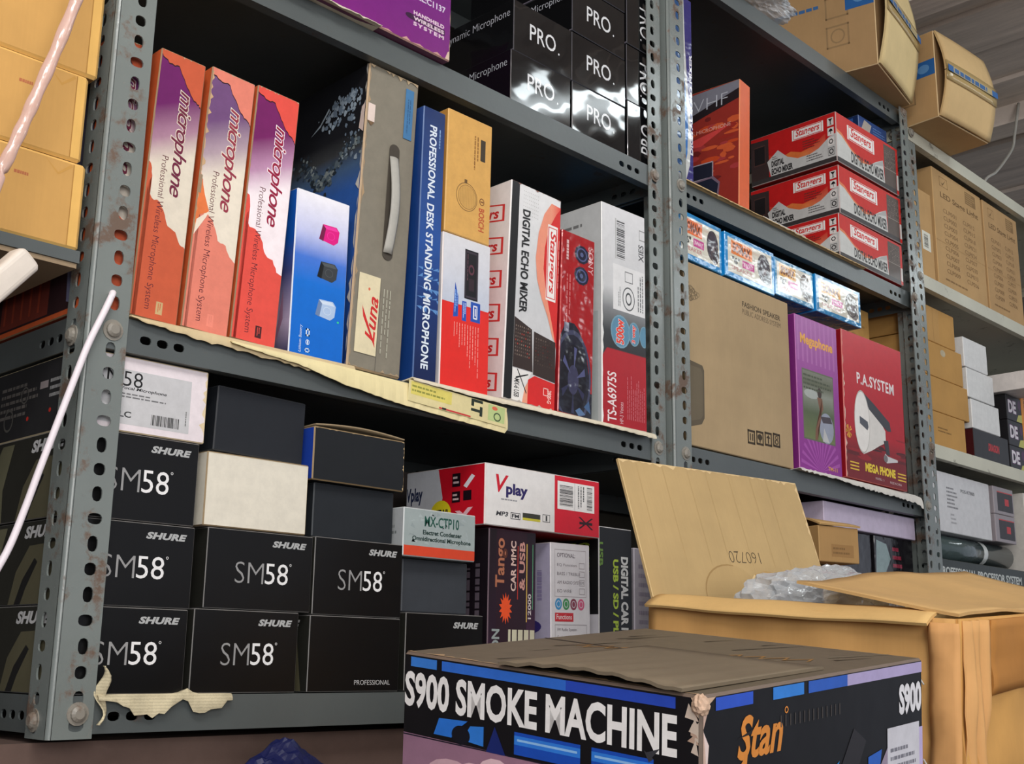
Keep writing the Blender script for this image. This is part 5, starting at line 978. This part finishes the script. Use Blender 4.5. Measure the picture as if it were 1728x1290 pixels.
# ------------------------------------------------------------------ bottom shelf, right rack
card('black_box', (1.4350, 0.030, ZB, 0.1550, 0.20, 0.2750, 0), 'black box picturing a small round lens behind the open carton', (30, 28, 32), 107, None, lambda b: (b.ell('front', 0.22, 0.80, 0.20, 0.12, (60, 56, 66)), b.ell('front', 0.26, 0.78, 0.09, 0.055, (24, 22, 28)), b.ell('front', 0.38, 0.88, 0.03, 0.03, (206, 60, 40)), b.ell('front', 0.7, 0.68, 0.2, 0.04, (150, 150, 60))), 'wrap')
card('black_box', (1.5950, 0.025, ZB, 0.1550, 0.20, 0.2750, 0), 'black box with shiny shrink wrap beside the foot of the far posts', (24, 22, 26), 108, None, lambda b: (b.poly('front', [(0.0, 0.72), (0.05, 0.97), (0.3, 0.95), (0.4, 0.85), (0.25, 0.75), (0.08, 0.66)], (130, 150, 150)), b.dashes('front', 0.45, 0.78, 0.7, 0.95, 3, (150, 50, 70)), b.text('front', 'M', 0.80, 0.68, 0.90, 0.73, (220, 220, 220), 0, off=0.05)), 'wrap')
card('lilac_box', (1.4000, 0.018, ZB + 0.2765, 0.3520, 0.24, 0.0430, 0), 'long pale lilac box lying on the two black boxes', (196, 184, 206), 109, None, None, 'paper')
card('storage_carton', (1.2500, 0.000, ZB, 0.1700, 0.28, 0.2020, 0), 'brown carton under the small open brown box, behind the upright cardboard flap', (150, 118, 78), 110)
root = empty('small_open_box', (1.2950, -0.0300, ZB + 0.2035), (0, 0, math.radians(-14))); tag(root, 'small tan box with lifted lid flap behind the upright cardboard flap', 'box')
b = Box(0.0950, 0.110, 0.0600, (176, 138, 88), 'cardboard', edge=(190, 152, 100), seed=111); b.rect('front', 0.30, 0.15, 0.86, 0.50, (160, 122, 76)); b.dashes('front', 0.34, 0.2, 0.8, 0.45, 2, (130, 98, 60)); b.build('body', (0, 0, 0), parent=root)
MB().sheet(lambda s_, t_: (-0.001 + 0.097 * s_, -0.004 + 0.10 * t_, 0.0620 + 0.014 * math.sin(t_ * PI) * (1 - 0.3 * s_)), 8, 8, 0.003).build('flap', 'cardboard', root, (196, 158, 104))
# ------------------------------------------------------------------ work table and foreground cartons
TZ = -0.2560
root = empty('work_table', (0.30, -0.36, -1.30)); tag(root, 'low wooden work table below the photo edge carrying the front cartons', 'table')
MB().box((-0.80, -0.37, 1.02), (0.86, 0.375, 1.30 + TZ)).build('tabletop', 'table_wood', root)
for sx in (-0.76, 0.80):
    for sy in (-0.34, 0.33): MB().box((sx, sy, 0), (sx + 0.04, sy + 0.04, 1.0195)).build('leg', 'table_wood', root)
def tilt(yaw, ax, ay):
    v = Vector((math.radians(ax), math.radians(ay), 0)); return Matrix.Rotation(math.radians(yaw), 3, 'Z') @ Matrix.Rotation(v.length, 3, v.normalized())
RS = tilt(-89.7, 4.9, 5.3)
SH = 0.300
sp = Vector((0.125, -0.332, -0.198)) - RS @ Vector((0, 0, SH - 0.276))
root = empty('smoke_machine_carton', sp, RS.to_euler()); tag(root, 'battered black and blue S900 smoke machine carton in the foreground', 'carton')
b = Box(0.268, 0.296, SH, (15, 13, 18), 'film', edge=(112, 96, 84), faces={'top': (104, 94, 78), 'right': (13, 12, 16)}, r=0.0018, seed=120, topmat='paper'); b.step = 0.000003
b.poly('front', [(0, 0), (0, 0.805), (0.90, 0.80), (0.90, 0)], (170, 130, 150), cols=[(206, 160, 176), (150, 112, 136), (170, 126, 146), (150, 112, 136)])
rr = random.Random(77)
for k in range(70):
    cu, cv = min(0.8, max(0.10, rr.gauss(0.42, 0.20))), rr.uniform(0.45, 0.755); f_ = max(0, 1 - abs(cu - 0.42) * 2.2)
    b.ell('front', cu, cv, rr.uniform(0.03, 0.10), rr.uniform(0.02, 0.06), (int(180 + 66 * f_), int(136 + 76 * f_), int(152 + 66 * f_)), n=14, lay=0.3)
b.rect('front', 0.0, 0.80, 1.0, 0.803, (26, 24, 40)); b.poly('front', [(0.90, 0), (1, 0), (1, 0.805), (0.885, 0.81)], (26, 25, 34))
b.text('front', 'S900 SMOKE MACHINE', 0.008, 0.868, 0.935, 0.955, (250, 248, 246), 0, off=0.032, spacing=1.0)
for u0, u1, c in ((0.03, 0.135, (60, 130, 220)), (0.155, 0.60, (50, 112, 214)), (0.60, 0.93, (42, 76, 190))): b.rect('front', u0, 0.967, u1, 0.990, c)
for u0, u1 in ((0.43, 0.65), (0.685, 0.87)): b.rect('front', u0, 0.808, u1, 0.858, (24, 80, 190)); b.rect('front', u0, 0.830, u1, 0.850, (50, 130, 230)); b.rect('front', u0 + 0.01, 0.838, u1 - 0.01, 0.843, (150, 200, 250))
b.poly('front', [(0.13, 0.815), (0.15, 0.855), (0.26, 0.86), (0.21, 0.83), (0.20, 0.815)], (44, 120, 220)); b.poly('front', [(0.24, 0.815), (0.27, 0.85), (0.32, 0.855), (0.32, 0.81)], (50, 130, 226)); b.ell('front', 0.235, 0.825, 0.035, 0.022, (18, 18, 30)); b.poly('front', [(0.33, 0.80), (0.36, 0.86), (0.40, 0.80)], (24, 40, 110))
# torn near corner
for k in range(16):
    cv = rr.uniform(0.80, 0.97); b.poly('front', [(rr.uniform(0.955, 0.99), cv), (rr.uniform(0.965, 1.0), cv + rr.uniform(0.005, 0.03)), (1, cv - 0.005)], rr.choice(((214, 196, 180), (190, 160, 140), (232, 224, 220))), lay=0.3)
for k in range(12):
    cu, cv = rr.uniform(0.83, 0.95), rr.uniform(0.74, 0.88); b.poly('front', [(cu, cv), (cu + rr.uniform(0.01, 0.05), cv + rr.uniform(-0.02, 0.02)), (cu + 0.015, cv + rr.uniform(-0.03, -0.01))], rr.choice(((60, 60, 66), (16, 16, 22), (150, 140, 140))))
b.poly('front', [(0.972, 1), (1, 1), (1, 0.955), (0.985, 0.975)], (206, 176, 150)); b.poly('right', [(0, 1), (0.05, 1), (0.035, 0.985), (0.015, 0.975), (0, 0.95)], (206, 176, 150))
b.poly('right', [(0.0, 0.0), (0.028, 0.0), (0.022, 0.4), (0.030, 0.7), (0.014, 0.8), (0.026, 0.9), (0, 0.93)], (226, 206, 200)); b.worn('right', 'left', 0.02, (206, 176, 160), 30)
# right side of the carton
for u0, u1, c in ((0.05, 0.19, (44, 84, 196)), (0.27, 0.40, (50, 128, 216)), (0.42, 0.60, (44, 92, 186)), (0.60, 0.995, (176, 164, 206))): b.rect('right', u0, 0.966, u1, 0.992, c)
b.text('right', 'Stan', 0.13, 0.855, 0.31, 0.945, (214, 136, 56), 0, off=0.025, shear=0.3); b.poly('right', [(0.11, 0.83), (0.14, 0.845), (0.17, 0.87), (0.165, 0.84), (0.14, 0.82)], (214, 136, 56)); b.poly('right', [(0.13, 0.90), (0.19, 0.915), (0.185, 0.905)], (30, 26, 26)); b.ring('right', 0.325, 0.94, 0.008, 0.008, 0.4, (214, 136, 56), n=8)
b.text('right', 'S900', 0.865, 0.868, 0.99, 0.945, (226, 226, 230), 0, off=0.05)
for k in range(14): b.rect('right', 0.30 + 0.02 * k, 0.905, 0.304 + 0.02 * k, 0.93, (70, 64, 60), lay=(k == 0))
b.poly('right', [(0.38, 0.0), (0.38, 0.74), (0.40, 0.775), (0.45, 0.785), (0.45, 0.0)], (40, 150, 214)); b.poly('right', [(0.41, 0.0), (0.41, 0.76), (0.425, 0.77), (0.425, 0.0)], (16, 40, 80)); b.poly('right', [(0.47, 0.76), (0.56, 0.80), (0.52, 0.73)], (36, 130, 196))
b.poly('right', [(0.69, 0.0), (0.66, 0.55), (0.72, 0.72), (0.80, 0.80), (0.80, 0.0)], (150, 138, 158)); b.poly('right', [(0.70, 0.79), (0.77, 0.80), (0.76, 0.76), (0.70, 0.735)], (40, 96, 190)); b.poly('right', [(0.53, 0.60), (0.56, 0.70), (0.66, 0.74), (0.70, 0.66), (0.64, 0.56)], (22, 52, 130)); b.ell('right', 0.64, 0.70, 0.014, 0.02, (60, 150, 220)); b.ell('right', 0.60, 0.72, 0.01, 0.012, (60, 150, 220)); b.poly('right', [(0.50, 0.70), (0.63, 0.865), (0.69, 0.83), (0.57, 0.66)], (38, 36, 40))
b.ell('right', 0.50, 0.62, 0.035, 0.05, (90, 80, 100)); b.ell('right', 0.60, 0.58, 0.06, 0.06, (26, 28, 44))
b.rect('right', 0.80, 0.0, 0.975, 0.845, (206, 206, 214)); b.dashes('right', 0.815, 0.72, 0.96, 0.80, 4, (120, 120, 130)); b.dashes('right', 0.815, 0.50, 0.87, 0.60, 3, (120, 120, 130)); b.dashes('right', 0.89, 0.50, 0.96, 0.64, 3, (120, 120, 130)); b.rect('right', 0.975, 0.70, 0.995, 0.83, (190, 176, 220))
# dusty top
for k in range(26):
    cu, cv = rr.uniform(0.1, 0.95), rr.uniform(0.05, 0.9); l = rr.uniform(0.05, 0.25); b.poly('top', [(cu, cv), (cu + 0.012, cv), (cu + l * 0.35, cv + l), (cu + l * 0.33, cv + l)], rr.choice(((74, 66, 54), (90, 82, 68), (128, 118, 100))))
for cu, cv in ((0.30, 0.45), (0.72, 0.60)):
    px_ = [(cu - 0.10 + 0.02 * k, cv + 0.035 * math.sin(k * 2.1) + 0.05 * k / 6) for k in range(12)]
    b.layer += 1
    for (a0, a1), (c0, c1) in zip(px_, px_[1:]): b.poly('top', [(a0, a1), (c0, c1), (c0, c1 + 0.02), (a0, a1 + 0.02)], (150, 112, 62), lay=False)
b.poly('top', [(0.0, 0.52), (0.42, 0.50), (0.42, 0.508), (0.0, 0.528)], (44, 38, 32)); b.worn('top', 'bottom', 0.02, (176, 146, 112), 40)
b.build('body', (0, 0, 0), parent=root)
MB().sheet(lambda s_, t_: (0.10 + 0.155 * s_, -0.002 + 0.17 * t_, SH + 0.0014 + 0.0045 * math.sin(s_ * PI) * (1 - t_) ** 1.5 + 0.0007 * math.sin(s_ * 40) * (1 - t_)), 26, 8, 0.0022).build('flap', 'cardboard', root, (118, 106, 88))
lump('torn_corner', (0.2660, 0.002, SH - 0.006), (0.0055, 0.005, 0.0065), 'cardboard', None, None, 6, 0.3, 3, col=(200, 170, 146), parent=root)

# large open carton behind it
RC = tilt(-90.0, 3.9, 4.1); CW, CD, CH = 0.331, 0.40, 0.355; OUT_ = (208, 160, 98); INN = (196, 166, 114)
cp = Vector((0.52, -0.269, 0.134)) - RC @ Vector((0, 0, CH))
root = empty('open_carton', cp, RC.to_euler()); tag(root, 'large open tan shipping carton with upright flap at the right', 'carton')
def wav(s_, t_, a=0.004): return a * (noise.noise(Vector((s_ * 3, t_ * 3, 0.3))) + 0.6 * noise.noise(Vector((s_ * 9, t_ * 5, 1.3))))
MB().sheet(lambda s_, t_: (CW * s_, wav(s_, t_) * min(1, 4 * s_, 4 * (1 - s_)) , CH * t_), 30, 20, 0.004).build('side_panel', 'cardboard', root, OUT_)
MB().sheet(lambda s_, t_: (CW + wav(s_ + 4, t_, 0.006) * min(1, 6 * s_) + 0.006 * max(0, 1 - abs(t_ - 0.62) * 9), CD * s_, CH * t_), 30, 20, 0.004).build('side_panel', 'cardboard', root, (206, 156, 88))
MB().sheet(lambda s_, t_: (0, CD * s_, CH * t_), 8, 8, 0.004).build('side_panel', 'cardboard', root, INN)
MB().sheet(lambda s_, t_: (CW * s_, CD, CH * t_), 8, 8, 0.004).build('side_panel', 'cardboard', root, INN)
MB().box((0.003, 0.003, 0.0), (CW - 0.003, CD - 0.003, 0.004)).build('bottom_panel', 'cardboard', root, INN)
# rolled long rim flap
MB().sheet(lambda s_, t_: (0.002 + (CW - 0.022) * s_, 0.020 - 0.032 * t_ + 0.002 * math.sin(s_ * 11), CH + 0.005 - 0.010 * t_ ** 2.2 - 0.002 * math.sin(s_ * PI) * t_ + 0.0004 * math.sin(s_ * 17)), 30, 8, 0.0028).build('flap', 'cardboard', root, (218, 180, 118))
# near flap folded over the top, its free edge lifted
MB().sheet(lambda s_, t_: (CW + 0.001 - 0.165 * t_ - 0.02 * t_ * math.sin(s_ * PI), 0.004 + (CD - 0.006) * s_ + 0.05 * t_ * (1 - s_) * 0.2, CH + 0.003 + 0.022 * t_ ** 1.3 + 0.008 * s_ * t_ + 0.002 * math.sin(s_ * 9 + t_ * 3) + 0.0004 * math.sin(s_ * 31)), 34, 12, 0.0028).build('flap', 'cardboard', root, (206, 168, 112))
# strips of old tape around the near corner
MB().sheet(lambda s_, t_: (CW + 0.0065 + wav(s_ + 2, t_, 0.003), 0.052 + (CD - 0.054) * s_, CH - 0.068 + 0.066 * t_ + 0.002 * math.sin(s_ * 7) * (1 - t_)), 26, 8, 0.003).build('flap', 'cardboard', root, (180, 124, 62))
MB().sheet(lambda s_, t_: (CW + 0.006 + 0.003 * math.sin(s_ * 16 + t_ * 5) + wav(t_, s_, 0.004), 0.003 + 0.040 * s_ + 0.003 * math.sin(t_ * 8), CH * (0.25 + 0.745 * t_)), 20, 24, 0.0008).build('packing_tape', 'cardboard', root, (212, 162, 104))
MB().sheet(lambda s_, t_: (CW * (0.93 + 0.085 * s_), -0.0055 - 0.003 * math.sin(s_ * PI) + wav(s_, t_ * 3, 0.003), CH * (0.30 + 0.69 * t_)), 5, 24, 0.0006).build('packing_tape', 'cardboard', root, (216, 162, 104))
for (sx, sz) in ((0.90, 0.86), (0.91, 0.66)):
    MB().tube([(CW * sx, -0.0065, CH * sz), (CW * (sx + 0.018), -0.0075, CH * (sz - 0.022))], 0.0008, 6).build('staple', 'staple_metal', root)
# upright flap, written in world space then parented
fb = Vector((0.522, -0.272, 0.1365)); ft = Vector((0.522, -0.231, 0.286)); ang = math.atan2(ft.y - fb.y, ft.z - fb.z)
b = Box(0.372, 0.004, (ft - fb).length + 0.004, (188, 160, 112), 'cardboard', edge=(216, 188, 136), r=0.0006, seed=130, faces={'back': (206, 160, 96)})
b.text('front', '160720', 0.445, 0.275, 0.622, 0.365, (72, 60, 46), 180, off=-0.02)
arc = [(0.42 + 0.155 * math.cos(a_), 0.02 + 0.24 * math.sin(a_)) for a_ in [PI - PI * k / 16 for k in range(17)]]
b.poly('front', arc, (184, 156, 108))
b.layer += 1
for (a0, a1), (c0, c1) in zip(arc, arc[1:10]): b.poly('front', [(a0, a1), (c0, c1), (c0 + 0.004, c1 - 0.010), (a0 + 0.004, a1 - 0.010)], (160, 130, 84), lay=False)
b.poly('front', [(0.50, 0.02), (0.51, 0.10), (0.56, 0.19), (0.63, 0.22), (0.72, 0.20), (0.74, 0.02)], (186, 150, 94)); b.poly('front', [(0.50, 0.04), (0.51, 0.10), (0.56, 0.19), (0.565, 0.18), (0.52, 0.09)], (226, 200, 150))
b.worn('front', 'top', 0.02, (222, 194, 144), 60); b.worn('front', 'right', 0.012, (222, 194, 144), 30)
for k in range(7): b.rect('front', 0.08 + 0.12 * k + 0.01 * (k % 3), 0.25, 0.082 + 0.12 * k + 0.01 * (k % 3), 0.98, (183, 155, 107), lay=(k == 0))
fl = b.build('flap', fb, parent=None, rot=(-ang, 0.0, 0.0)); fl.rotation_euler = (-ang, math.radians(-2.2), 0)
bpy.context.view_layer.update(); mw = fl.matrix_world.copy(); fl.parent = root; fl.matrix_parent_inverse = root.matrix_world.inverted(); fl['label'] = 'upright torn-edged flap stamped 160720 upside down'
lump('bubble_wrap_bundle', (0.690, -0.378, 0.118), (0.145, 0.050, 0.058), 'clear_plastic_bag', 'crumpled clear plastic bundle bulging out of the open carton', 'plastic wrap', 8, 0.20, 5, 1.7, ridged=False)
MB_ = MB().box((0.745, -0.300, 0.02), (0.825, -0.278, 0.166)); tag(MB_.build('black_plastic_case', 'black_plastic'), 'black plastic corner of an item inside the open carton', 'case')
lump('blue_plastic_bag', (0.205, -0.070, -0.132), (0.098, 0.050, 0.122), 'blue_plastic', 'dark blue plastic bag below the bottom shelf, partly cut off', 'plastic bag', 4, 0.10, 5, 1.4, pinch=0.2)

lump('dark_mottled_bag', (-0.095, 0.125, -0.110), (0.06, 0.09, 0.150), 'black_plastic', 'dark mottled bag in the lower left corner behind the rusty post', 'bag', 9, 0.35, 5, 3.0)

# ------------------------------------------------------------------ neighbouring shelf at the left with yellow-brown cartons
root = empty('side_shelf', (-0.30, 0.0, 0.433)); tag(root, 'dark edged shelf board at the left holding three yellow-brown cartons', 'shelf')
MB().box((-0.25, 0.0, 0.0), (0.288, 0.40, 0.012)).build('shelf_board', 'grey_shelf_paint', root)
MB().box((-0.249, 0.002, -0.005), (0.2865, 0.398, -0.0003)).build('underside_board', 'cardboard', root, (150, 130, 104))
MB().box((-0.25, 0.0, -1.733), (-0.21, 0.04, -0.0055)).build('upright', 'grey_post_paint', root); MB().box((-0.25, 0.36, -1.733), (-0.21, 0.40, -0.0055)).build('upright', 'grey_post_paint', root)
def ycart(z, h, xr, seed, label):
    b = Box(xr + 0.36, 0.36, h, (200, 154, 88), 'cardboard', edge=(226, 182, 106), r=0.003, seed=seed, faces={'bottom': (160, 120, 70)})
    u0 = 0.70; b.dashes('front', 0.80, 0.66, 0.86, 0.74, 1, (176, 104, 70)); b.rect('front', 0.70, 0, 0.702, 1, (188, 140, 72)); b.rect('front', 0.965, 0.0, 0.99, 1.0, (222, 176, 98)); b.rect('front', 0.962, 0.0, 0.965, 1.0, (170, 124, 62))  # pale strip and dark line at right paint in a lit rounded edge
    b.poly('front', [(0.88, 0.96), (0.92, 0.80), (0.96, 0.93), (0.955, 0.96), (0.92, 0.83)], (196, 148, 76))
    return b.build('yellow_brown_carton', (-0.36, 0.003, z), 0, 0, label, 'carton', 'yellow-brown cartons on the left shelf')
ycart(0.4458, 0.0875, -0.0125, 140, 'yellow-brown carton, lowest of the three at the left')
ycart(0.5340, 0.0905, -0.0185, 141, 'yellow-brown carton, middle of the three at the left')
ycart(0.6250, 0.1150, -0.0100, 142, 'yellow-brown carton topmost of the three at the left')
# cream bar end sticking out in front of that shelf
def bar(name, p0, p1, hw, mat):
    p0, p1 = Vector(p0), Vector(p1); t = (p1 - p0).normalized(); a = t.cross(Vector((0, 0, 1))).normalized(); c = a.cross(t); m_ = MB(); R = []
    prof = [(hw * math.copysign(abs(math.cos(g)) ** 0.45, math.cos(g)), hw * math.copysign(abs(math.sin(g)) ** 0.45, math.sin(g))) for g in [2 * PI * k / 24 for k in range(24)]]
    for q_, s_ in ((p0, 0.86), (p0 + t * 0.003, 1.0), (p1, 1.0)): R.append([m_.bm.verts.new(q_ + a * x * s_ + c * y * s_) for x, y in prof])
    for r0, r1 in zip(R, R[1:]):
        for k in range(24): m_.bm.faces.new((r0[k], r0[(k + 1) % 24], r1[(k + 1) % 24], r1[k]))
    m_.bm.faces.new(R[0]); m_.bm.faces.new(R[-1]); return m_.build(name, mat)
tag(bar('cream_bar', (-0.083, -0.046, 0.4085), (-0.46, -0.10, -0.05), 0.0125, 'cream_wood'), 'cream painted bar end reaching up from the left under the yellow-brown cartons', 'bar')
def smooth(pts, n=8):
    P = [Vector(p) for p in pts]; P = [P[0] * 2 - P[1]] + P + [P[-1] * 2 - P[-2]]; o = []
    for i in range(1, len(P) - 2):
        for k in range(n):
            t = k / n; a, b_, c, d = P[i - 1:i + 3]; o.append(0.5 * ((2 * b_) + (c - a) * t + (2 * a - 5 * b_ + 4 * c - d) * t * t + (3 * b_ - a - 3 * c + d) * t ** 3))
    return o + [P[-2]]
cb = MB().tube(smooth([(0.026, 0.012, 0.410), (0.0225, -0.003, 0.4105), (0.0185, -0.011, 0.4065), (0.012, -0.012, 0.389), (-0.001, -0.012, 0.354), (-0.013, -0.012, 0.312), (-0.024, -0.012, 0.272), (-0.035, -0.012, 0.232), (-0.0445, -0.012, 0.196), (-0.056, -0.014, 0.160), (-0.075, -0.02, 0.120), (-0.11, -0.03, 0.03), (-0.12, -0.04, -0.10), (-0.115, -0.05, -0.2515)]), 0.0033, 12)
tag(cb.build('white_cable', 'white_cable', smooth=True), 'white cable threaded through a hole of the rusty post and drooping left', 'cable')
tb = MB().tube(smooth([(-0.052, -0.050, 0.760), (-0.060, -0.058, 0.700), (-0.078, -0.060, 0.622), (-0.096, -0.060, 0.554), (-0.109, -0.060, 0.507), (-0.128, -0.070, 0.450), (-0.19, -0.16, 0.30), (-0.20, -0.19, 0.0), (-0.20, -0.20, -0.2505)]), [0.0056 + 0.0005 * math.sin(k * 1.3) for k in range(65)], 12)
tag(tb.build('pinkish_tube', 'pink_tube', smooth=True), 'translucent pinkish tube hanging in front of the yellow-brown cartons', 'tube')
wr = MB().tube(smooth([(2.74, 0.10, 1.63), (2.69, 0.10, 1.52), (2.665, 0.10, 1.47), (2.60, 0.10, 1.41), (2.53, 0.10, 1.355), (2.47, 0.11, 1.31), (2.44, 0.13, 1.2015)]), 0.004, 8)
tag(wr.build('loose_wire', 'wire_grey', smooth=True), 'thin grey wire sagging from the ceiling beside the high carton', 'wire')
